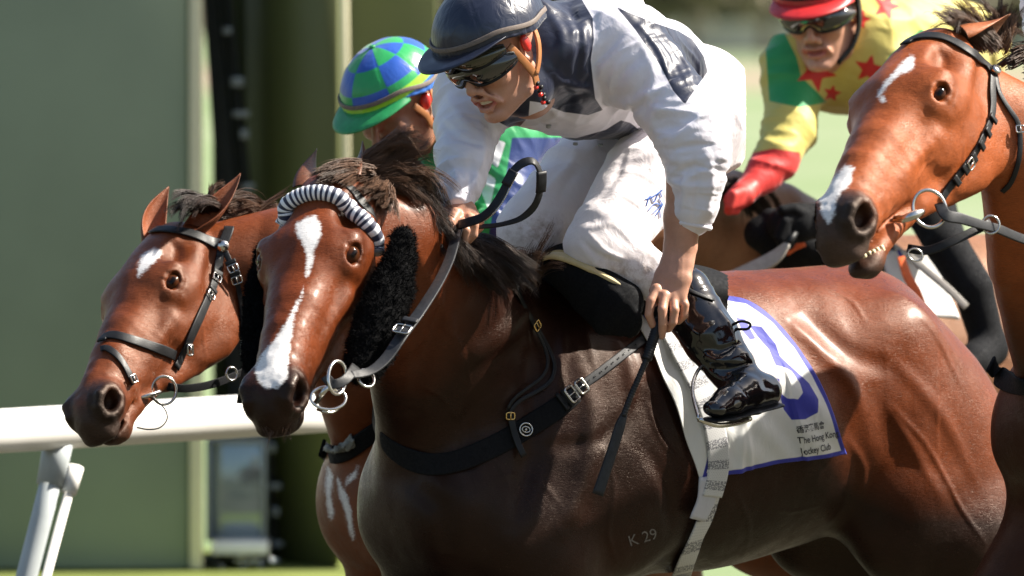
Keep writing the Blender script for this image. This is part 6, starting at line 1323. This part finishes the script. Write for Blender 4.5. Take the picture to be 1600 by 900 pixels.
# ================================================================== generic second riders
def rider(name_label, fr, skin, silk, gl_label, helm_label, helm_mats, parts, ops_body, shirt_attrs, cellb=.005, seg_paint=None, group=None, helm_size=1.0, lift=0.0, pk=0.0, clip=None):
    t = thing('person', name_label, 'jockey', (fr.o[0], fr.o[1], 0), group); F = Field(); face_ops(F, fr, False); ops_body(F)
    Vall = np.vstack([np.vstack([o[1], o[2]]) for o in F.ops]); lo, hi = Vall.min(0) - .02, Vall.max(0) + .02
    body('body', F, lo, hi, cellb, skin, t, {'lip': lipf(fr)})
    for nm, Fc, mt, at in parts:
        Va = np.vstack([np.vstack([o[1], o[2]]) for o in Fc.ops if o[0] != 'm']); body(nm, Fc, Va.min(0) - .02, Va.max(0) + .02, .0055, mt, t, at)
    h = helmet(helm_label, fr, helm_mats[0], helm_mats[1], .060, seg_paint, None, helm_mats[2], lift, pk, helm_size)
    return t
# ---- green and blue rider (on the inside horse)
GF = Frame(P(622, 165, 1.02), (-.52, -.66, -.54), (.72, -.69, .02), .98)
def gb(ang, pol):
    s = np.floor((ang + PI) / (PI / 4) + .1); a_ = (ang + PI) / (PI / 4) + .1; fr_ = a_ - np.floor(a_); rows = np.array([.62, 1.10, 9.]); r = (pol > .62).astype(int) + (pol > 1.10).astype(int)
    sgn = np.where((s + r) % 2 == 0, 1., -1.); d = np.minimum(np.minimum(fr_, 1 - fr_) * 3.5, np.minimum(np.abs(pol - .62), np.abs(pol - 1.10)) * 5) * 10
    return {'m1': (sgn * d).clip(-8, 8), 'm2': ((.09 - np.abs(pol - 1.36)) * 60).clip(-8, 8), 'm3': ((pol - 1.46) * 60).clip(-8, 8)}
M['gbcap'] = cloth_mat('green_and_blue_satin', .30, (.02, .33, .09), (.02, .09, .42), wave=.2, extra=[('m2', (.30, .62, .03)), ('m3', (.03, .14, .50))])
M['greenpk'] = simple('green_peak', (.02, .26, .08), .4)
M['gsilk'] = cloth_mat('green_blue_silk', .35, (.03, .30, .10), (.010, .030, .14), wave=.25, extra=[('m2', (.72, .74, .76))])
def gbody(F):
    F.loft([GF.p((0, 0, -.06)), P(672, 205, 1.12), P(720, 240, 1.25)], [.055, .06, .08], None, None, .03); F.loft(PP((720, 240, 1.25), (800, 270, 1.5), (900, 300, 1.75)), [.09, .10, .10], [.14, .15, .14], nrm(np.array([.2, -.3, -.9])), .03)
    F.loft(PP((700, 250, 1.10), (690, 330, 1.05), (655, 400, .95)), [.045, .04, .03], None, None, .03)
    F.loft(PP((655, 400, .95), (640, 420, .92)), [.03, .03], None, None, .02)
FG = Field(); FG.loft(PP((690, 215, 1.18), (730, 235, 1.28), (790, 262, 1.45), (880, 300, 1.7)), [.085, .125, .135, .12], [.15, .20, .19, .16], nrm(np.array([.2, -.3, -.9])), .04)
FG.loft(PP((700, 240, 1.12), (700, 300, 1.08), (680, 360, 1.0), (660, 395, .96)), [.075, .060, .050, .036], None, None, .04); FG.loft(PP((770, 240, 1.18), (790, 300, 1.14), (770, 350, 1.08)), [.085, .065, .05], None, None, .04)
fold_noise(FG, P(650, 420, 1.) - .1, P(900, 150, 1.6) + .1, np.array([.5, .3, .7]), .006, 20, 7, 4.)
def gm1(X): q = proj(X); return sd_poly(q, [(800, 215), (900, 215), (900, 420), (755, 420), (770, 330), (790, 280)]).clip(-20, 20)
def gm2(X): q = proj(X); return np.maximum(sd_poly(q, [(762, 215), (790, 222), (778, 262), (760, 250)]), np.maximum(sd_poly(q, [(750, 262), (775, 280), (764, 330), (752, 300)]), sd_poly(q, [(700, 280), (712, 320), (690, 345)]))).clip(-20, 20)
rg_ = rider('jockey in a green and blue checked cap, head down behind the leading mane', GF, M['skin2'], None, '', 'green and blue segmented cap with lime rim behind the leading mane', (M['gbcap'], M['greenpk'], M['band']),
    [('shirt', FG, M['gsilk'], {'m1': gm1, 'm2': gm2})], gbody, None, .006, gb, helm_size=.98)
hg = thing('chin_harness', 'orange ear guard on the jockey with the green and blue cap', 'helmet harness', GF.p((0, .08, 0)))
X = cr(np.array([GF.p(p) for p in [(.040, .086, .020), (.020, .090, -.02), (.010, .084, -.055), (-.015, .090, -.02), (-.03, .088, .03)]]), 24); strap('harness_strap', X, nrm(X - GF.p((0, 0, 0))), .014, M['tanleather'], hg, .005)
FE = Field(); FE.ell(GF.p((.002, .088, .008)), (.013, .009, .020), None, .0); body('ear_guard', FE, GF.p((0, .09, 0)) - .05, GF.p((0, .09, 0)) + .05, .003, M['redplastic'], hg)
# ---- red capped rider in yellow, green and red
RF_ = Frame(P(1285, 18, 2.15), (-.30, -.88, -.30), (.94, -.33, .05), 1.0)
M['rsilk'] = cloth_mat('yellow_silk', .6, (.62, .52, .13), (.02, .30, .09), wave=.3, extra=[('m2', (.62, .025, .02))])
M['redcap'] = cloth_mat('red_satin', .4, (.55, .02, .02), (.5, .02, .02), wave=.2); M['redpk'] = simple('red_peak', (.50, .02, .02), .4)
def star(cx, cy, r, rot=0.0):
    return [(cx + (r if k % 2 == 0 else r * .42) * math.sin(k * PI / 5 + rot), cy - (r if k % 2 == 0 else r * .42) * math.cos(k * PI / 5 + rot)) for k in range(10)]
def rbody(F):
    F.loft([RF_.p((0, 0, -.06)), P(1310, 95, 2.28)], [.052, .06], None, None, .03); F.loft(PP((1310, 90, 2.28), (1380, 80, 2.45), (1460, 90, 2.7)), [.09, .10, .10], [.13, .15, .14], nrm(np.array([.2, -.4, -.85])), .03)
    F.loft(PP((1240, 110, 2.25), (1235, 210, 2.15), (1190, 275, 2.05), (1165, 300, 2.0)), [.045, .036, .026, .024], None, None, .03)
    F.loft(PP((1400, 120, 2.2), (1380, 230, 2.1), (1300, 320, 2.05), (1275, 342, 2.05)), [.045, .036, .026, .022], None, None, .03)
FRs = Field(); FRs.loft(PP((1285, 84, 2.28), (1330, 84, 2.32), (1400, 80, 2.45), (1480, 90, 2.7)), [.075, .125, .14, .12], [.13, .18, .19, .16], nrm(np.array([.2, -.4, -.85])), .04)
FRs.ell(P(1245, 108, 2.24), (.065, .07, .075), None, .04)
FRs.loft(PP((1240, 105, 2.24), (1238, 160, 2.20), (1232, 205, 2.15)), [.072, .064, .055], None, None, .04); FRs.loft(PP((1235, 200, 2.15), (1212, 250, 2.08), (1186, 280, 2.04), (1164, 300, 2.0)), [.054, .047, .036, .024], None, None, .03)
FRs.loft(PP((1400, 115, 2.22), (1398, 200, 2.12), (1330, 300, 2.06), (1300, 322, 2.05)), [.07, .055, .04, .03], None, None, .03)
fold_noise(FRs, P(1150, 330, 2.) - .1, P(1500, -20, 2.6) + .1, np.array([.3, .3, .9]), .006, 18, 7, 4.)
def rm1(X): q = proj(X); return np.maximum(sd_poly(q, [(1195, 60), (1225, 50), (1245, 90), (1252, 120), (1278, 145), (1292, 160), (1250, 168), (1202, 158)]), np.where(X[:, 1] < 2.6, sd_poly(q, [(1440, 45), (1420, 60), (1392, 85), (1376, 108), (1400, 130), (1480, 80)]), -9)).clip(-20, 20)
def rm2(X):
    q = proj(X); d = sd_poly(q, [(1208, 232), (1250, 238), (1252, 260), (1200, 320), (1120, 320), (1140, 270), (1170, 240)])
    for s_ in (star(1275, 112, 34, .5), star(1358, 108, 26, .2), star(1385, 10, 24, .3), star(1300, 146, 16, .2), star(1345, 30, 18, .3)): d = np.maximum(d, sd_poly(q, s_))
    return d.clip(-20, 20)
rr2 = rider('jockey with red cap and black goggles in yellow silks with red stars', RF_, M['skin'], None, '', 'red satin cap with a red peak at the top of the frame', (M['redcap'], M['redpk'], M['leather']),
    [('shirt', FRs, M['rsilk'], {'m1': rm1, 'm2': rm2})], rbody, None, .006, lambda a, p: {'m1': np.full(len(a), -9.)}, lift=-.004)
M['redglove'] = simple('red_glove', (.62, .05, .04), .6)
FG2 = Field(); FG2.loft(PP((1172, 292, 2.0), (1160, 304, 1.98), (1150, 312, 1.97)), [.020, .028, .026], [.024, .030, .030], nrm(np.array([-.5, -.5, .6])), .01)
for k in range(4): digit(FG2, [(1158 - 2 * k, 300 + 6 * k, 1.95), (1146 - 2 * k, 304 + 6 * k, 1.93), (1142 - k, 314 + 5 * k, 1.94), (1150, 320 + 3 * k, 1.96)], .012, .010)
Va = np.vstack([np.vstack([o[1], o[2]]) for o in FG2.ops]); body('glove', FG2, Va.min(0) - .02, Va.max(0) + .02, .004, M['redglove'], rr2)
gr = thing('goggles', 'black wraparound goggles under the red cap', 'goggles', RF_.p((.11, 0, 0))); lens(gr, RF_, .008, .028, 1.25, .098); lens(gr, RF_, .044, .020, 1.15, .108, 'upper_lens', 'lens2')
hr = thing('chin_harness', 'black chin strap at the ear of the jockey in yellow', 'helmet harness', RF_.p((0, .08, -.05)))
X = cr(np.array([RF_.p(p) for p in [(.01, .088, .06), (.005, .092, .01), (.01, .086, -.04), (.03, .07, -.08), (.06, .04, -.11)]]), 24); strap('harness_strap', X, nrm(X - RF_.p((0, 0, 0))), .022, M['leather'], hr, .008)
# ================================================================== the brown horse behind
BB = BodyFrame(P(1262, 372, 2.75), math.radians(34)); FK = Field(); trunk_ops(FK, BB)
FK.loft(PP((1000, 330, 1.95), (1060, 340, 2.1), (1120, 360, 2.3), (1180, 420, 2.5), (1220, 470, 2.7)), [.10, .11, .15, .22, .26], [.07, .08, .09, .13, .15], [(.4, .2, .9)] * 5, .06)
HK = head_frame(968, 400, 1.72, (-.36, -.76, -.54), (.81, -.54, .22), 1.0); head_ops(FK, HK, 0, 1)
ride_legs(FK, BB, [(1, [(.05, .13, -.55), (-.12, .14, -.8), (-.20, .14, -1.2)], [.11, .09, .06]), (-1, [(.2, .10, -.58), (.35, .11, -.74), (.25, .12, -1.1)], [.12, .09, .06])], [(1, [(-.88, .15, -.70), (-.75, .15, -.98), (-.80, .14, -1.3)], [.13, .10, .06]), (-1, [(-.95, .13, -.65), (-1.1, .13, -.9), (-1.2, .13, -1.2)], [.12, .09, .05])])
c0 = P(1262, 372, 2.75); back = thing('racehorse', 'dark brown racehorse mostly hidden behind the jockey in white', 'horse', (c0[0], c0[1], 0))
body('body', FK, [P(880, 0, 2)[0], 1.45, .5], [P(1700, 0, 3.3)[0] , 4.0, 2.05], .012, M['coat_back'], back, {'col': lambda X: head_cols(HK, X, (.22, .11, .062)), 'mark': lambda X: np.full(len(X), -30.)})
hair('mane', [PP(*g_) for g_ in [((1090, 300, 2.0), (1120, 285, 2.0), (1155, 292, 2.05), (1180, 330, 2.1)), ((1130, 300, 2.1), (1160, 295, 2.1), (1190, 320, 2.15), (1205, 370, 2.2)), ((1160, 310, 2.15), (1195, 325, 2.15), (1215, 355, 2.2), (1225, 390, 2.25)), ((1110, 300, 2.05), (1140, 290, 2.05), (1175, 320, 2.1), (1195, 365, 2.15))]], 900, M['mane'], back, .0014, .012, 10, .01, locks=14, seed=41, kind='stuff')
# gloved hand with a wrist strap, whip, saddle and leg of the rider behind
FH = Field(); FH.loft(PP((1300, 338, 2.0), (1275, 345, 1.98), (1248, 348, 1.96), (1225, 350, 1.95)), [.034, .040, .046, .040], [.030, .036, .040, .036], [0, 0, 1.], .02)
for k in range(4): digit(FH, [(1240 - 10 * k * .6, 338 + k * 7, 1.93), (1226 - 3 * k, 346 + k * 8, 1.91), (1228 - 2 * k, 362 + k * 6, 1.92), (1240 - 2 * k, 368 + k * 5, 1.94)], .013, .011)
digit(FH, [(1256, 336, 1.94), (1240, 326, 1.92), (1222, 328, 1.91)], .015, .012)
FH.loft(PP((1205, 345, 2.0), (1190, 365, 2.0), (1210, 390, 2.0)), [.03, .04, .03], None, None, .02)
Va = np.vstack([np.vstack([o[1], o[2]]) for o in FH.ops]); body('glove', FH, Va.min(0) - .02, Va.max(0) + .02, .005, M['web'], rr2)
wt = thing('wristwatch', 'gold cased wristwatch above the black glove of the jockey in yellow', 'watch', P(1280, 340, 1.95))
tube('watch_strap', ring_pts(P(1280, 341, 1.99), [1, 0, -.15], .040, 30), .008, M['brass'], wt, 6, True); tube('watch_case', [P(1284, 338, 1.955), P(1284, 338, 1.935)], [.016, .014], M['brass'], wt, 16)
M['greyw'] = simple('grey_beige_leather', (.36, .33, .29), .5)
w2 = thing('whip', 'blurred grey whip with a broad flap lying behind the rump', 'whip', P(1170, 420, 1.9))
strap('flap', PP((1092, 452, 1.90), (1130, 440, 1.90), (1180, 418, 1.9), (1210, 402, 1.9), (1232, 380, 1.9)), np.array([-.3, -.9, .4]), [.026, .034, .036, .034, .014], M['greyw'], w2, .010); tube('shaft', PP((1230, 382, 1.9), (1245, 360, 1.93)), .009, M['leather'], w2)
s2 = thing('saddle', 'dark saddle with red edged pad on the brown horse behind', 'saddle', P(1270, 420, 2.5))
FZ = Field(); FZ.loft(PP((1240, 385, 2.3), (1290, 395, 2.35), (1360, 410, 2.5)), [.06, .07, .06], [.10, .12, .1], [0, 0, 1.], .03); body('seat', FZ, P(1180, 480, 2.1), P(1440, 320, 2.8), .01, M['web'], s2)
M['orange'] = simple('orange_fabric', (.75, .14, .03), .6); strap('red_edge', PP((1228, 396, 2.1), (1240, 388, 2.1), (1258, 380, 2.1)), np.array([0, -1, .3]), .014, M['orange'], s2, .006)
c2 = thing('saddle_cloth', 'white saddle cloth with a blue stripe and orange girth seen under the open muzzle', 'saddle cloth', P(1430, 440, 2.4))
def quadpatch(nm, pts, mt, par, attrs=None, th=.006, n=24):
    a = PP(*pts); u = np.linspace(0, 1, n); V = np.array([[(1 - v) * ((1 - s_) * a[0] + s_ * a[1]) + v * ((1 - s_) * a[3] + s_ * a[2]) for s_ in u] for v in u]).reshape(-1, 3); V[:, 1] += .02 * np.sin(V[:, 0] * 18 + V[:, 2] * 6); N0 = n * n
    j, i = np.meshgrid(np.arange(n - 1), np.arange(n - 1), indexing='ij'); k = (j * n + i).ravel(); Q = np.stack([k, k + 1, k + n + 1, k + n], -1); o = link(nm, mesh_np(nm, V, Q), mt, par)
    for k_ in ('m1', 'm2'): vattr(o.data, k_, attrs(V) if (attrs and k_ == 'm1') else np.full(len(V), -9.))
    m_ = o.modifiers.new('thick', 'SOLIDIFY'); m_.thickness = th; return o
quadpatch('cloth', [(1375, 395, 2.25), (1452, 390, 2.3), (1500, 500, 2.2), (1400, 490, 2.15)], M['scloth'], c2, lambda V: (3 - np.abs(proj(V)[:, 0] - 1405 - (proj(V)[:, 1] - 400) * .45)).clip(-9, 9))
g3 = thing('girth', 'orange girth strap beneath the muzzle of the right horse', 'girth', P(1425, 440, 2.1)); X = PP((1408, 402, 2.13), (1418, 432, 2.1), (1432, 456, 2.08), (1444, 486, 2.08)); strap('web', X, np.array([.2, -1, .1]), [.018, .022, .022, .02], M['orange'], g3, .006)
FQ = Field(); FQ.loft(PP((1400, 250, 2.6), (1455, 330, 2.3), (1480, 385, 2.15), (1520, 450, 2.1), (1545, 540, 2.1)), [.07, .06, .05, .048, .04], None, None, .03); FQ.loft(PP((1545, 545, 2.1), (1520, 565, 2.02), (1505, 575, 1.98)), [.045, .04, .03], None, None, .02)
Va = np.vstack([np.vstack([o[1], o[2]]) for o in FQ.ops]); body('boot', FQ, Va.min(0) - .02, Va.max(0) + .02, .008, M['web'], rr2)
strap('stirrup_leather', PP((1420, 400, 2.05), (1450, 425, 2.03), (1480, 450, 2.02), (1510, 480, 2.02)), np.array([.1, -1, .3]), .018, M['greyw'], s2, .006)
# ---- rider of the right horse: mostly outside the frame, a sleeve edge shows and his shadow falls on the rump
off_ = P(1775, 292, -.10) - P(868, 432, 0.0) + np.array([.0, 0, .02])
def copy_tree(o, parent, d):
    c = o.copy(); COL.objects.link(c); c.parent = parent
    if parent is None: c.location = Vector(o.location) + Vector(d)
    else: c.matrix_parent_inverse = o.matrix_parent_inverse.copy()
    for ch in [k for k in o.children]: copy_tree(ch, c, d)
    return c
j3 = copy_tree(jk, None, off_); j3['label'] = 'jockey of the right horse, only a white sleeve edge showing at the frame edge'
h3 = copy_tree(hm, None, off_); h3['label'] = 'cap of the right horse rider, outside the frame edge'
s3 = copy_tree(sdl, None, off_); s3['label'] = 'saddle on the right horse, past the frame edge'
